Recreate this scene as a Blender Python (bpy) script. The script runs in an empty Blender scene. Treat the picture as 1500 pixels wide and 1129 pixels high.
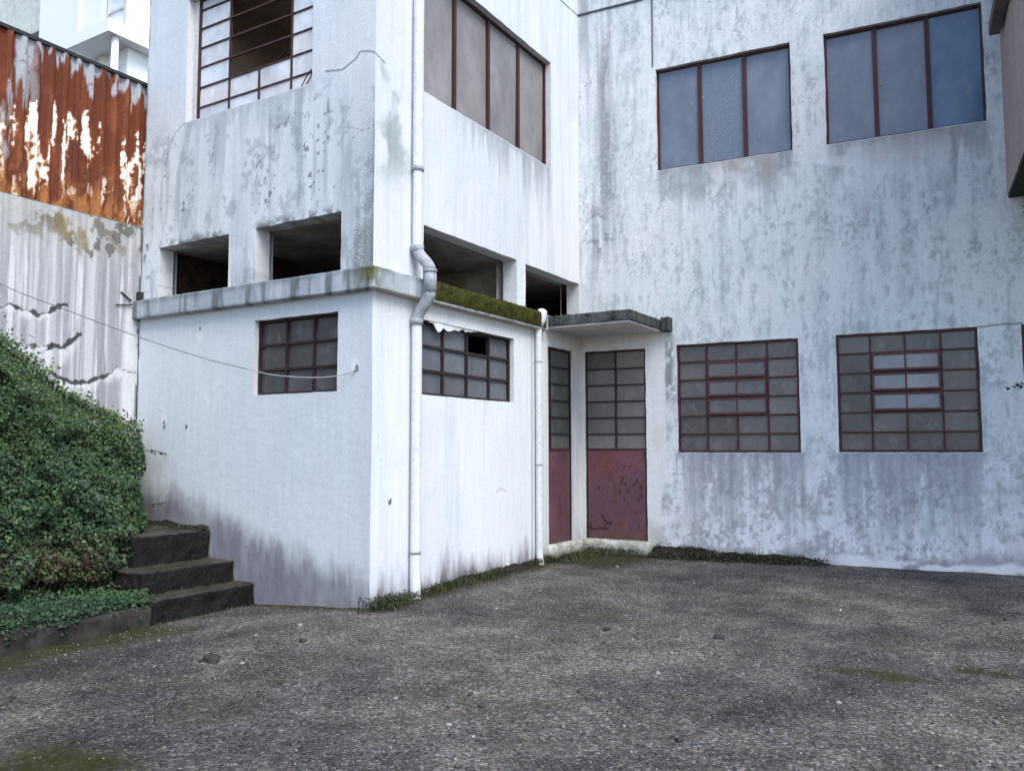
import bpy, math, random
import numpy as np
from mathutils import Vector, Matrix, Euler

random.seed(7)
RNG = np.random.default_rng(11)
scene = bpy.context.scene
COL = scene.collection


# ------------------------------------------------------------------ noise
def _h(xi, yi, zi, seed):
    h = (xi * 374761393 + yi * 668265263 + zi * 2147483647 + seed * 1274126177) & 0xffffffff
    h = ((h ^ (h >> 13)) * 1274126177) & 0xffffffff
    h = ((h ^ (h >> 16)) * 2246822519) & 0xffffffff
    h = h ^ (h >> 15)
    return (h & 0xffffff) / float(0xffffff)


def vn(x, y, seed=0):
    x, y = np.broadcast_arrays(np.asarray(x, float), np.asarray(y, float))
    xi = np.floor(x).astype(np.int64); yi = np.floor(y).astype(np.int64)
    fx = x - xi; fy = y - yi
    fx = fx * fx * (3 - 2 * fx); fy = fy * fy * (3 - 2 * fy)
    z = np.zeros_like(xi)
    a = _h(xi, yi, z, seed); b = _h(xi + 1, yi, z, seed); c = _h(xi, yi + 1, z, seed); d = _h(xi + 1, yi + 1, z, seed)
    return (a * (1 - fx) + b * fx) * (1 - fy) + (c * (1 - fx) + d * fx) * fy


def vn3(x, y, z, seed=0):
    xi = np.floor(x).astype(np.int64); yi = np.floor(y).astype(np.int64); zi = np.floor(z).astype(np.int64)
    fx = x - xi; fy = y - yi; fz = z - zi
    fx = fx * fx * (3 - 2 * fx); fy = fy * fy * (3 - 2 * fy); fz = fz * fz * (3 - 2 * fz)
    def pl(k):
        a = _h(xi, yi, zi + k, seed); b = _h(xi + 1, yi, zi + k, seed); c = _h(xi, yi + 1, zi + k, seed); d = _h(xi + 1, yi + 1, zi + k, seed)
        return (a * (1 - fx) + b * fx) * (1 - fy) + (c * (1 - fx) + d * fx) * fy
    return pl(0) * (1 - fz) + pl(1) * fz


def fbm(x, y, seed=0, o=4):
    s = 0; a = .5; t = 0
    for i in range(o):
        s = s + a * vn(np.asarray(x) * 2 ** i + 17.3 * i, np.asarray(y) * 2 ** i + 9.1 * i, seed + i * 31); t += a; a *= .55
    return s / t


def sm(x, a, b):
    t = np.clip((np.asarray(x, float) - a) / (b - a), 0, 1)
    return t * t * (3 - 2 * t)


def mixc(c, col, f):
    f = np.clip(f, 0, 1)[..., None]
    return c * (1 - f) + np.asarray(col, float) * f


def polydist(u, v, pts, jit=0.0, seed=3):
    """distance of every point to a polyline, with a little wobble"""
    if jit:
        u = u + (fbm(u * 9, v * 9, seed) - .5) * jit; v = v + (fbm(u * 9, v * 9, seed + 7) - .5) * jit
    d = np.full(u.shape, 9.0)
    for (x0, y0), (x1, y1) in zip(pts[:-1], pts[1:]):
        dx, dy = x1 - x0, y1 - y0
        t = np.clip(((u - x0) * dx + (v - y0) * dy) / (dx * dx + dy * dy + 1e-9), 0, 1)
        d = np.minimum(d, np.hypot(u - x0 - t * dx, v - y0 - t * dy))
    return d


# ------------------------------------------------------------------ tags
def tag(o, label=None, cat=None, group=None, kind=None):
    if label: o['label'] = label
    if cat: o['category'] = cat
    if group: o['group'] = group
    if kind: o['kind'] = kind
    return o


def empty(name, loc=(0, 0, 0)):
    o = bpy.data.objects.new(name, None); COL.objects.link(o); o.location = loc
    o.empty_display_size = .2
    return o


def link(name, mesh, mat=None, parent=None):
    o = bpy.data.objects.new(name, mesh); COL.objects.link(o)
    if mat: mesh.materials.append(mat)
    if parent:
        o.parent = parent
        chain = parent; off = Vector((0, 0, 0))
        while chain:
            off += chain.location; chain = chain.parent
        o.location = -off if False else (0, 0, 0)
    return o


# ------------------------------------------------------------------ materials
class NT:
    def __init__(s, name):
        s.m = bpy.data.materials.new(name); s.m.use_nodes = True
        s.t = s.m.node_tree; s.n = s.t.nodes; s.l = s.t.links
        s.b = s.n['Principled BSDF']; s.out = s.n['Material Output']
        s._pos = None
    def node(s, typ, **kw):
        n = s.n.new(typ)
        for k, v in kw.items(): setattr(n, k, v)
        return n
    def set(s, sock, v):
        if isinstance(v, bpy.types.NodeSocket): s.l.new(v, sock)
        else: sock.default_value = v
    def pos(s):
        if s._pos is None: s._pos = s.node('ShaderNodeNewGeometry')
        return s._pos.outputs['Position']
    def scaled(s, v, sc):
        n = s.node('ShaderNodeVectorMath', operation='MULTIPLY'); s.set(n.inputs[0], v); n.inputs[1].default_value = sc
        return n.outputs[0]
    def noise(s, scale, detail=4, rough=.55, vec=None, dist=0):
        n = s.node('ShaderNodeTexNoise'); s.set(n.inputs['Vector'], vec or s.pos())
        n.inputs['Scale'].default_value = scale; n.inputs['Detail'].default_value = detail
        n.inputs['Roughness'].default_value = rough; n.inputs['Distortion'].default_value = dist
        return n.outputs['Fac']
    def vor(s, scale, vec=None, out='Color', feature='F1'):
        n = s.node('ShaderNodeTexVoronoi', feature=feature); s.set(n.inputs['Vector'], vec or s.pos()); n.inputs['Scale'].default_value = scale
        return n.outputs[out]
    def ramp(s, f, *stops):
        n = s.node('ShaderNodeValToRGB'); s.set(n.inputs[0], f); e = n.color_ramp.elements
        while len(e) < len(stops): e.new(.5)
        for k, (p, c) in enumerate(stops):
            e[k].position = p; e[k].color = (*c, 1) if isinstance(c, tuple) else (c, c, c, 1)
        return n.outputs[0]
    def mix(s, f, a, b, mode='MIX'):
        n = s.node('ShaderNodeMix', data_type='RGBA', blend_type=mode); s.set(n.inputs[0], f)
        s.set(n.inputs[6], a if not isinstance(a, tuple) else (*a, 1)); s.set(n.inputs[7], b if not isinstance(b, tuple) else (*b, 1))
        return n.outputs[2]
    def math(s, op, a, b=0.0, c=None):
        n = s.node('ShaderNodeMath', operation=op); s.set(n.inputs[0], a); s.set(n.inputs[1], b)
        if c is not None: s.set(n.inputs[2], c)
        return n.outputs[0]
    def attr(s, name, out='Color'):
        n = s.node('ShaderNodeAttribute', attribute_name=name); return n.outputs[out]
    def bump(s, h, strength=.4, dist=.01):
        n = s.node('ShaderNodeBump'); s.set(n.inputs['Height'], h); n.inputs['Strength'].default_value = strength; n.inputs['Distance'].default_value = dist
        s.l.new(n.outputs[0], s.b.inputs['Normal'])
    def done(s, col, rough=.8, spec=.3, metal=0):
        s.set(s.b.inputs['Base Color'], col if not isinstance(col, tuple) else (*col, 1))
        s.set(s.b.inputs['Roughness'], rough); s.b.inputs['Specular IOR Level'].default_value = spec
        s.b.inputs['Metallic'].default_value = metal
        return s.m


def m_plaster(name='weathered_plaster', bump=.35):
    k = NT(name)
    c = k.attr('Col'); sp = k.attr('speck', 'Fac')
    n1 = k.noise(38, 5, .65)
    c = k.mix(1.0, c, k.ramp(n1, (.3, .91), (.7, 1.07)), 'MULTIPLY')
    st = k.noise(1, 5, .65, k.scaled(k.pos(), (17, 17, 1.1)))
    c = k.mix(1.0, c, k.ramp(st, (.35, .955), (.65, 1.03)), 'MULTIPLY')
    n2 = k.noise(70, 4, .7)
    thr = k.math('SUBTRACT', .80, k.math('MULTIPLY', sp, .27))
    f = k.math('MULTIPLY', k.math('SUBTRACT', n2, thr), 9.0); f = k.math('MINIMUM', k.math('MAXIMUM', f, 0.0), .6)
    c = k.mix(f, c, (.075, .085, .09))
    h = k.math('ADD', k.math('MULTIPLY', k.noise(9, 3), 1.0), k.math('MULTIPLY', k.noise(120, 3, .6), .35))
    k.bump(h, bump, .012)
    return k.done(c, .88, .2)


def m_attr(name, rough=.7, spec=.3, nz=(45, .8, 1.15), bump=.15, metal=0):
    k = NT(name); c = k.attr('Col')
    n1 = k.noise(nz[0], 4, .65)
    c = k.mix(1.0, c, k.ramp(n1, (.3, nz[1]), (.7, nz[2])), 'MULTIPLY')
    if bump: k.bump(n1, bump, .006)
    return k.done(c, rough, spec, metal)


def m_simple(name, a, b, scale=12, rough=.8, spec=.3, bump=.2, metal=0, streak=None):
    k = NT(name)
    v = k.scaled(k.pos(), streak) if streak else None
    n = k.noise(scale, 5, .62, v)
    c = k.mix(k.ramp(n, (.35, 0.0), (.68, 1.0)), a, b)
    n2 = k.noise(scale * 7, 3, .6)
    c = k.mix(1.0, c, k.ramp(n2, (.3, .85), (.7, 1.12)), 'MULTIPLY')
    if bump: k.bump(k.math('ADD', n, k.math('MULTIPLY', n2, .4)), bump, .01)
    return k.done(c, rough, spec, metal)


def m_frosted(name, rough=.3, trans=.35):
    """old obscured window glass: per-pane colour, part of the light goes through"""
    k = NT(name); c = k.attr('Col')
    n = k.noise(3.0, 4, .6, k.scaled(k.pos(), (1, 1, .5)))
    c = k.mix(1.0, c, k.ramp(n, (.3, .80), (.7, 1.18)), 'MULTIPLY')
    n3 = k.noise(1, 4, .6, k.scaled(k.pos(), (7, 7, 5)))
    c = k.mix(k.ramp(n3, (.54, 0.), (.78, .40)), c, (.27, .275, .28))
    n2 = k.noise(220, 2); k.bump(n2, .06, .002)
    k.done(c, rough, .5)
    tr = k.node('ShaderNodeBsdfTranslucent'); k.l.new(c, tr.inputs[0])
    mx = k.node('ShaderNodeMixShader'); mx.inputs[0].default_value = trans
    k.l.new(k.b.outputs[0], mx.inputs[1]); k.l.new(tr.outputs[0], mx.inputs[2]); k.l.new(mx.outputs[0], k.out.inputs[0])
    return k.m


M = {}
M['plaster'] = m_plaster()
M['maroon'] = m_simple('maroon_frame_paint', (.062, .016, .021), (.038, .014, .018), 16, .55, .35, .15)
M['red'] = m_simple('red_sash_paint', (.098, .026, .031), (.062, .021, .025), 16, .5, .35, .15)
M['rustbar'] = m_simple('rusty_bar', (.075, .040, .037), (.045, .025, .025), 20, .75, .2, .2)
M['darkframe'] = m_simple('dark_old_frame', (.034, .021, .025), (.022, .016, .019), 16, .6, .3, .15)
M['glass'] = m_frosted('dirty_wired_glass', .28, .06)
M['skyglass'] = m_frosted('sky_tinted_glass', .16, .06)  # sky reflection carried mostly by the panes' blue base colour
def m_ripple():
    k = NT('rippled_glass'); c = k.attr('Col'); w = k.vor(42, k.scaled(k.pos(), (1, 1, 1.5)), 'Distance')
    c = k.mix(1., c, k.ramp(w, (.1, .85), (.6, 1.2)), 'MULTIPLY'); k.bump(w, .35, .006)
    return k.done(c, .25, .5)


M['sideglass'] = m_frosted('translucent_frosted_glass', .2, .38)
M['ripple'] = m_ripple()
M['milk'] = m_frosted('white_translucent_glass', .45, .28)
M['doorpanel'] = m_attr('red_steel_door_paint', .55, .3, (30, .85, 1.15), .1)
M['rustsheet'] = m_attr('rusted_sheet', .8, .2, (60, .84, 1.14), .25)
M['pipe'] = m_simple('old_white_pipe', (.68, .69, .71), (.60, .61, .63), 4, .85, .1, .12, 0, (1, 1, .3))
M['elbow'] = m_simple('grey_clay_elbow', (.40, .42, .45), (.24, .26, .29), 14, .9, .1, .3)
M['concrete'] = m_simple('grey_concrete', (.24, .24, .235), (.14, .138, .13), 5, .9, .2, .35)
M['soffit'] = m_simple('porch_soffit', (.62, .60, .60), (.52, .50, .50), 4, .9, .2, .15)
def m_chalk():
    k = NT('chalky_dirty_limewash')
    n = k.noise(7, 6, .7); n2 = k.noise(30, 5, .7)
    c = k.mix(k.ramp(n, (.38, 0.), (.6, 1.)), (.62, .61, .57), (.36, .36, .28))
    sx = k.node('ShaderNodeSeparateXYZ'); k.l.new(k.pos(), sx.inputs[0])
    lowm = k.ramp(k.math('SUBTRACT', k.math('ADD', sx.outputs[2], k.math('MULTIPLY', n2, .12)), .06), (.06, 1.), (.16, 0.))
    c = k.mix(lowm, c, (.06, .058, .04)); c = k.mix(k.ramp(n2, (.60, 0.), (.70, .7)), c, (.18, .17, .14))
    k.bump(k.math('ADD', n, n2), .8, .02)
    return k.done(c, .93, .15)


M['chalk'] = m_chalk()
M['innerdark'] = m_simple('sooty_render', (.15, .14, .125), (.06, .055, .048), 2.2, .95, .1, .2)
M['innervoid'] = m_simple('rust_stained_void', (.05, .034, .024), (.014, .012, .010), 5, .95, .1, .3)  # near-black base stands in for the void's darkness; brown stain is real
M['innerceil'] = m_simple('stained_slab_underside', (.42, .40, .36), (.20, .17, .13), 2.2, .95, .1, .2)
M['innerbrown'] = m_simple('brown_ceiling_boards', (.70, .56, .44), (.60, .47, .36), 3, .9, .15, .1)
M['iron'] = m_simple('black_iron', (.018, .018, .02), (.03, .026, .024), 20, .6, .4, .1)
kk = NT('fresh_white_render'); M['bgwhite'] = kk.done(kk.mix(kk.noise(.6, 3), (.86, .87, .885), (.83, .84, .855)), .9, .2)
M['bggrey'] = m_simple('grey_green_render', (.42, .44, .40), (.36, .38, .35), 1.2, .9, .2, .05)
M['bgshaded'] = m_simple('shaded_white_render', (.62, .64, .60), (.55, .57, .54), .8, .9, .2, 0)  # shade of the recess put into the wall colour
M['bgglass'] = m_simple('pale_curtained_glass', (.62, .64, .66), (.75, .76, .78), .9, .2, .5, 0)
M['bgframe'] = m_simple('pale_window_frame', (.55, .55, .58), (.5, .5, .53), 2, .6, .3, 0)
M['brownwall'] = m_simple('pinkish_brown_render', (.40, .32, .29), (.32, .26, .235), 2.2, .9, .2, .3, 0, (1, 1, .35))
M['brownunder'] = m_simple('dark_boards', (.04, .04, .034), (.025, .025, .022), 4, .9, .2, .2)
M['gutter'] = m_simple('weathered_gutter', (.17, .15, .125), (.09, .08, .07), 9, .8, .2, .2)
M['bark'] = m_simple('brown_stems', (.06, .042, .028), (.03, .024, .018), 14, .9, .1, .4)
M['thicket'] = m_simple('shaded_twigs', (.016, .02, .010), (.03, .022, .014), 18, .9, .1, .6)
M['kerb'] = m_simple('damp_dark_kerb', (.022, .020, .018), (.055, .05, .044), 5, .92, .15, .4)
M['cable'] = m_simple('grey_cable', (.15, .15, .17), (.10, .10, .11), 20, .6, .3, .0)
M['cablewhite'] = m_simple('white_cable_end', (.40, .38, .38), (.30, .29, .29), 20, .6, .3, .0)
M['stone'] = m_simple('dark_lava_stone', (.06, .058, .056), (.03, .028, .027), 22, .9, .2, .4)
M['pale'] = m_simple('pale_chip', (.36, .35, .33), (.24, .23, .21), 30, .9, .2, .3)
M['soil'] = m_simple('black_soil', (.03, .03, .022), (.014, .014, .012), 24, .95, .1, .6)


def m_leaf(name, tr=.2, rough=.5):
    k = NT(name); c = k.attr('Col'); k.done(c, rough, .35)
    t = k.node('ShaderNodeBsdfTranslucent'); k.l.new(c, t.inputs[0])
    mx = k.node('ShaderNodeMixShader'); mx.inputs[0].default_value = tr
    k.l.new(k.b.outputs[0], mx.inputs[1]); k.l.new(t.outputs[0], mx.inputs[2]); k.l.new(mx.outputs[0], k.out.inputs[0])
    return k.m


M['leaf'] = m_leaf('leaf_surface')


def m_steps():
    k = NT('mossy_dark_concrete')
    n = k.noise(5, 6, .65); n2 = k.noise(42, 5, .7); n3 = k.noise(2.3, 4)
    c = k.mix(k.ramp(n, (.35, 0.), (.7, 1.)), (.007, .0066, .007), (.020, .018, .017))
    c = k.mix(k.ramp(n2, (.56, 0.), (.70, .5)), c, (.085, .078, .068))
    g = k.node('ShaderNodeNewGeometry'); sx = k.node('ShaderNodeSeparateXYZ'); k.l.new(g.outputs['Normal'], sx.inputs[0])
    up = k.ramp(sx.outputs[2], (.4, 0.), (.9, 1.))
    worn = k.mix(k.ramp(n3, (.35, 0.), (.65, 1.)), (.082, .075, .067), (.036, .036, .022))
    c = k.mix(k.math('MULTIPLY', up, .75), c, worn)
    k.bump(k.math('ADD', n2, k.math('MULTIPLY', n, 1.5)), .8, .02)
    return k.done(c, .93, .15)


def m_canopy():
    k = NT('lichen_stained_concrete')
    n = k.noise(9, 6, .7); n2 = k.noise(45, 4, .7)
    st = k.noise(1, 4, .6, k.scaled(k.pos(), (9, 9, 1.2)))
    c = k.mix(k.ramp(st, (.34, 0.), (.66, 1.)), (.022, .024, .025), (.10, .11, .115))
    c = k.mix(k.ramp(n, (.55, 0.), (.7, .8)), c, (.06, .06, .045))
    c = k.mix(k.ramp(n2, (.56, 0.), (.66, .7)), c, (.26, .265, .26))
    k.bump(k.math('ADD', n2, k.math('MULTIPLY', n, 2.)), .8, .015)
    return k.done(c, .93, .15)


def m_moss():
    k = NT('green_moss')
    n = k.noise(14, 6, .7); n2 = k.noise(90, 4, .7)
    st = k.noise(1, 3, .6, k.scaled(k.pos(), (14, 14, 2)))
    c = k.mix(k.ramp(n, (.35, 0.), (.65, 1.)), (.024, .027, .008), (.092, .095, .020))
    c = k.mix(k.ramp(st, (.45, 0.), (.7, .7)), c, (.035, .03, .018))
    c = k.mix(k.ramp(n2, (.6, 0.), (.72, .6)), c, (.19, .19, .05))
    k.bump(k.math('ADD', n2, k.math('MULTIPLY', n, 1.5)), 1., .02)
    return k.done(c, .95, .1)


def m_ground():
    k = NT('worn_asphalt')
    mo = k.attr('moss', 'Fac')
    p = k.pos()
    big = k.noise(.55, 5, .6); mid = k.noise(2.2, 6, .7); fine = k.noise(75, 3, .8); fine2 = k.noise(24, 6, .8); damp = k.noise(.9, 4, .6)
    c = k.mix(k.ramp(big, (.36, 0.), (.62, 1.)), (.072, .069, .070), (.160, .149, .135))
    c = k.mix(1., c, k.ramp(mid, (.3, .68), (.7, 1.3)), 'MULTIPLY')
    vc = k.vor(58); sep = k.node('ShaderNodeSeparateColor'); k.l.new(vc, sep.inputs[0]); vd = k.vor(58, out='Distance')
    c = k.mix(1., c, k.ramp(fine2, (.34, .55), (.5, .95), (.66, 1.45)), 'MULTIPLY')
    c = k.mix(1., c, k.ramp(sep.outputs[2], (.0, .42), (.5, .88), (.85, 1.3), (1., 2.2)), 'MULTIPLY')
    c = k.mix(1., c, k.ramp(fine, (.34, .6), (.64, 1.4)), 'MULTIPLY')
    c = k.mix(.5, c, k.mix(1., c, k.mix(sep.outputs[1], (.85, .95, 1.12), (1.22, 1.02, .84)), 'MULTIPLY'))
    c = k.mix(1., c, k.ramp(damp, (.36, .72), (.50, 1.0), (.66, 1.12)), 'MULTIPLY')
    chip = k.math('MULTIPLY', k.ramp(sep.outputs[0], (.66, 0.), (.8, 1.)), k.ramp(vd, (.25, 1.), (.42, 0.)))
    chipc = k.mix(sep.outputs[1], (.24, .22, .20), (.10, .085, .075))
    c = k.mix(chip, c, chipc)
    vc2 = k.vor(24); sep2 = k.node('ShaderNodeSeparateColor'); k.l.new(vc2, sep2.inputs[0]); vd2 = k.vor(24, out='Distance')
    chip2 = k.math('MULTIPLY', k.ramp(sep2.outputs[0], (.90, 0.), (.93, 1.)), k.ramp(vd2, (.16, 1.), (.26, 0.)))
    c = k.mix(chip2, c, k.mix(sep2.outputs[1], (.36, .34, .32), (.02, .02, .02)))
    mossn = k.noise(18, 5, .7)
    mf = k.math('MULTIPLY', mo, k.ramp(mossn, (.28, .55), (.55, 1.)))
    c = k.mix(mf, c, k.mix(k.noise(5, 3), (.018, .017, .006), (.055, .055, .012)))
    h = k.math('ADD', k.math('MULTIPLY', fine2, 1.2), k.math('ADD', k.math('MULTIPLY', fine, .7), k.math('MULTIPLY', sep.outputs[2], .6)))
    k.bump(h, .9, .02)
    return k.done(c, .92, .18)


M['steps'] = m_steps(); M['canopy'] = m_canopy(); M['moss'] = m_moss(); M['ground'] = m_ground()


# ------------------------------------------------------------------ mesh helpers
def np_mesh(name, V, F, col=None, speck=None, smooth=False, extra=None):
    V = np.asarray(V, np.float32); F = np.asarray(F, np.int32)
    me = bpy.data.meshes.new(name)
    k = F.shape[1]
    me.vertices.add(len(V)); me.vertices.foreach_set('co', V.ravel())
    me.loops.add(F.size); me.loops.foreach_set('vertex_index', F.ravel())
    me.polygons.add(len(F)); me.polygons.foreach_set('loop_start', np.arange(len(F), dtype=np.int32) * k)
    me.update(calc_edges=True)
    if col is not None:
        a = me.color_attributes.new('Col', 'FLOAT_COLOR', 'POINT')
        c4 = np.ones((len(V), 4), np.float32); c4[:, :3] = np.clip(col, 0, 1); a.data.foreach_set('color', c4.ravel())
    if speck is not None:
        a = me.attributes.new('speck', 'FLOAT', 'POINT'); a.data.foreach_set('value', np.asarray(speck, np.float32))
    if extra:
        for kx, vx in extra.items():
            a = me.attributes.new(kx, 'FLOAT', 'POINT'); a.data.foreach_set('value', np.asarray(vx, np.float32))
    if smooth: me.polygons.foreach_set('use_smooth', np.ones(len(F), bool))
    me.validate()
    return me


class Frame:
    """wall coordinates: u along the wall, v up, d out of the wall"""
    def __init__(s, o, u, n):
        s.o = np.array(o, float); s.u = np.array(u, float); s.n = np.array(n, float)
    def P(s, u, v, d):
        u, v, d = np.broadcast_arrays(np.asarray(u, float), np.asarray(v, float), np.asarray(d, float))
        return s.o + u[..., None] * s.u + v[..., None] * np.array([0, 0, 1.]) + d[..., None] * s.n


CA = math.radians(5.2)
FA = Frame((0, 0, 0), (1, 0, 0), (0, -1, 0))
FB = Frame((0, 0, 0), (0, 1, 0), (1, 0, 0))
FC = Frame((0, 4.498, 0), (math.cos(CA), math.sin(CA), 0), (math.sin(CA), -math.cos(CA), 0))
FD = Frame((-3.62, 0, 0), (0, 1, 0), (1, 0, 0))
FW = Frame((0, 0, 0), (1, 0, 0), (0, -1, 0))


class MB:
    def __init__(s): s.v = []; s.f = []; s.c = []; s.cur = (.5, .5, .5)
    def quad(s, *p):
        i = len(s.v)
        for q in p: s.v.append(tuple(q)); s.c.append(s.cur)
        s.f.append(tuple(range(i, i + len(p))))
    def box(s, fr, u0, u1, v0, v1, d0, d1, tilt=None):
        c = [(u, v, d) for d in (d0, d1) for v in (v0, v1) for u in (u0, u1)]
        if tilt:                                   # (angle, v pivot, d pivot): swing about a horizontal axis
            a, vp, dp = tilt
            c = [(u, vp + (v - vp) * math.cos(a) - (d - dp) * math.sin(a), dp + (v - vp) * math.sin(a) + (d - dp) * math.cos(a)) for u, v, d in c]
        i = len(s.v)
        for q in c: s.v.append(tuple(fr.P(*q))); s.c.append(s.cur)
        for f in ((4, 5, 7, 6), (1, 0, 2, 3), (0, 4, 6, 2), (5, 1, 3, 7), (6, 7, 3, 2), (0, 1, 5, 4)): s.f.append(tuple(i + k for k in f))
    def tube(s, path, r, n=10, cap=True):
        path = [Vector(p) for p in path]; m = len(path)
        rs = r if isinstance(r, (list, tuple)) else [r] * m
        t0 = (path[1] - path[0]).normalized()
        nr = t0.orthogonal().normalized(); i0 = len(s.v)
        for k, p in enumerate(path):
            t = (path[min(k + 1, m - 1)] - path[max(k - 1, 0)]).normalized()
            nr = (nr - t * nr.dot(t)).normalized(); b = t.cross(nr)
            for j in range(n):
                a = 2 * math.pi * j / n
                s.v.append(tuple(p + (nr * math.cos(a) + b * math.sin(a)) * rs[k])); s.c.append(s.cur)
        for k in range(m - 1):
            for j in range(n):
                s.f.append((i0 + k * n + j, i0 + k * n + (j + 1) % n, i0 + (k + 1) * n + (j + 1) % n, i0 + (k + 1) * n + j))
        if cap:
            s.f.append(tuple(i0 + j for j in range(n))[::-1]); s.f.append(tuple(i0 + (m - 1) * n + j for j in range(n)))
    def build(s, name, mat, parent=None, smooth=False, col=False):
        me = bpy.data.meshes.new(name); me.from_pydata(s.v, [], s.f); me.update()
        if col:
            a = me.color_attributes.new('Col', 'FLOAT_COLOR', 'POINT')
            a.data.foreach_set('color', np.array([(*c, 1) for c in s.c], np.float32).ravel())
        if smooth: me.polygons.foreach_set('use_smooth', [len(p.vertices) <= 4 for p in me.polygons])
        return link(name, me, mat, parent)


def grid_faces(nu, nv, off=0, mask=None):
    i = np.arange(nu - 1); j = np.arange(nv - 1)
    I, J = np.meshgrid(i, j, indexing='ij')
    a = I * nv + J
    F = np.stack([a, a + nv, a + nv + 1, a + 1], -1).reshape(-1, 4)
    if mask is not None: F = F[mask.ravel()]
    return F + off


def lines(a, b, step, marks):
    n = max(2, int(round((b - a) / step)) + 1)
    g = np.linspace(a, b, n); marks = np.array(sorted(set(m for m in marks if a < m < b)))
    if len(marks):
        g = g[(np.abs(g[:, None] - marks[None]).min(1) > step * .45) | (g == a) | (g == b)]
        g = np.sort(np.concatenate([g, marks]))
    return g


def wall(name, fr, u0, u1, v0, v1, openings, step, colf, parent, amp=.004, back=.25, label=None):
    us = lines(u0, u1, step, [x for o in openings for x in o[:2]])
    vs = lines(v0, v1, step, [x for o in openings for x in o[2:4]])
    U, V = np.meshgrid(us, vs, indexing='ij')
    sd = len(name) + int(abs(u1) * 10)
    def jit(U, V):
        ju = (fbm(U * 5, V * 5, sd, 3) - .5) * .014; jv = (fbm(U * 5, V * 5, sd + 50, 3) - .5) * .014
        inside = (U > u0 + 1e-6) & (U < u1 - 1e-6)
        return U + ju * inside, V + jv
    def dd(U, V): return (fbm(U * 1.1, V * 1.1, sd + 9, 3) - .5) * 2 * amp
    UJ, VJ = jit(U, V)
    P = [fr.P(UJ, VJ, dd(U, V)).reshape(-1, 3)]
    col, spk = colf(U, V)
    Cc = [col.reshape(-1, 3)]; S = [spk.ravel()]
    uc = (us[:-1] + us[1:]) / 2; vc = (vs[:-1] + vs[1:]) / 2
    mask = np.ones((len(uc), len(vc)), bool)
    for o in openings:
        mask &= ~(((uc > o[0]) & (uc < o[1]))[:, None] & ((vc > o[2]) & (vc < o[3]))[None])
    F = [grid_faces(len(us), len(vs), 0, mask)]
    n = len(P[0])
    for o in openings:                                     # plastered reveals, all four sides
        dep = o[4]; ds = np.linspace(0, 1, max(3, int(dep / .03) + 1))
        uu = us[(us >= o[0] - 1e-6) & (us <= o[1] + 1e-6)]; vv = vs[(vs >= o[2] - 1e-6) & (vs <= o[3] + 1e-6)]
        for side, (A, Bv, flip) in enumerate(((uu, np.full(len(uu), o[2]), 1), (uu, np.full(len(uu), o[3]), 0), (np.full(len(vv), o[0]), vv, 0), (np.full(len(vv), o[1]), vv, 1))):
            aj, bj = jit(A, Bv); d0 = dd(A, Bv)
            D = d0[:, None] * (1 - ds)[None] - dep * ds[None]
            pts = fr.P(np.repeat(aj[:, None], len(ds), 1), np.repeat(bj[:, None], len(ds), 1), D).reshape(-1, 3)
            c, s_ = colf(A, Bv)
            c = np.repeat(c[:, None], len(ds), 1).reshape(-1, 3); s_ = np.repeat(s_[:, None], len(ds), 1).ravel()
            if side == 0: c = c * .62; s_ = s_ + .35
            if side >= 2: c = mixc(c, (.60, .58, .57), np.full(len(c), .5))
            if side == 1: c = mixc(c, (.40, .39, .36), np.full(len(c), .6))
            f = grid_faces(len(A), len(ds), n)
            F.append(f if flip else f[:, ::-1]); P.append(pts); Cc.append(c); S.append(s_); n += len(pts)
    # inner leaf of the wall
    cu = np.array(sorted(set([u0, u1] + [x for o in openings for x in o[:2]]))); cv = np.array(sorted(set([v0, v1] + [x for o in openings for x in o[2:4]])))
    cu = cu[(cu >= u0) & (cu <= u1)]; cv = cv[(cv >= v0) & (cv <= v1)]
    U2, V2 = np.meshgrid(cu, cv, indexing='ij')
    a = (cu[:-1] + cu[1:]) / 2; b = (cv[:-1] + cv[1:]) / 2
    mk = np.ones((len(a), len(b)), bool)
    for o in openings:
        mk &= ~(((a > o[0]) & (a < o[1]))[:, None] & ((b > o[2]) & (b < o[3]))[None])
    P.append(fr.P(U2, V2, -back).reshape(-1, 3)); F.append(grid_faces(len(cu), len(cv), n, mk)[:, ::-1])
    Cc.append(np.full((U2.size, 3), .35)); S.append(np.zeros(U2.size))
    P = np.concatenate(P); F = np.concatenate(F); Cc = np.concatenate(Cc); S = np.concatenate(S)
    used = np.zeros(len(P), bool); used[F.ravel()] = True; re = np.cumsum(used) - 1
    o = link(name, np_mesh(name, P[used], re[F], Cc[used], S[used], smooth=True), M['plaster'], parent)
    if label: o['label'] = label
    return o


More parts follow.
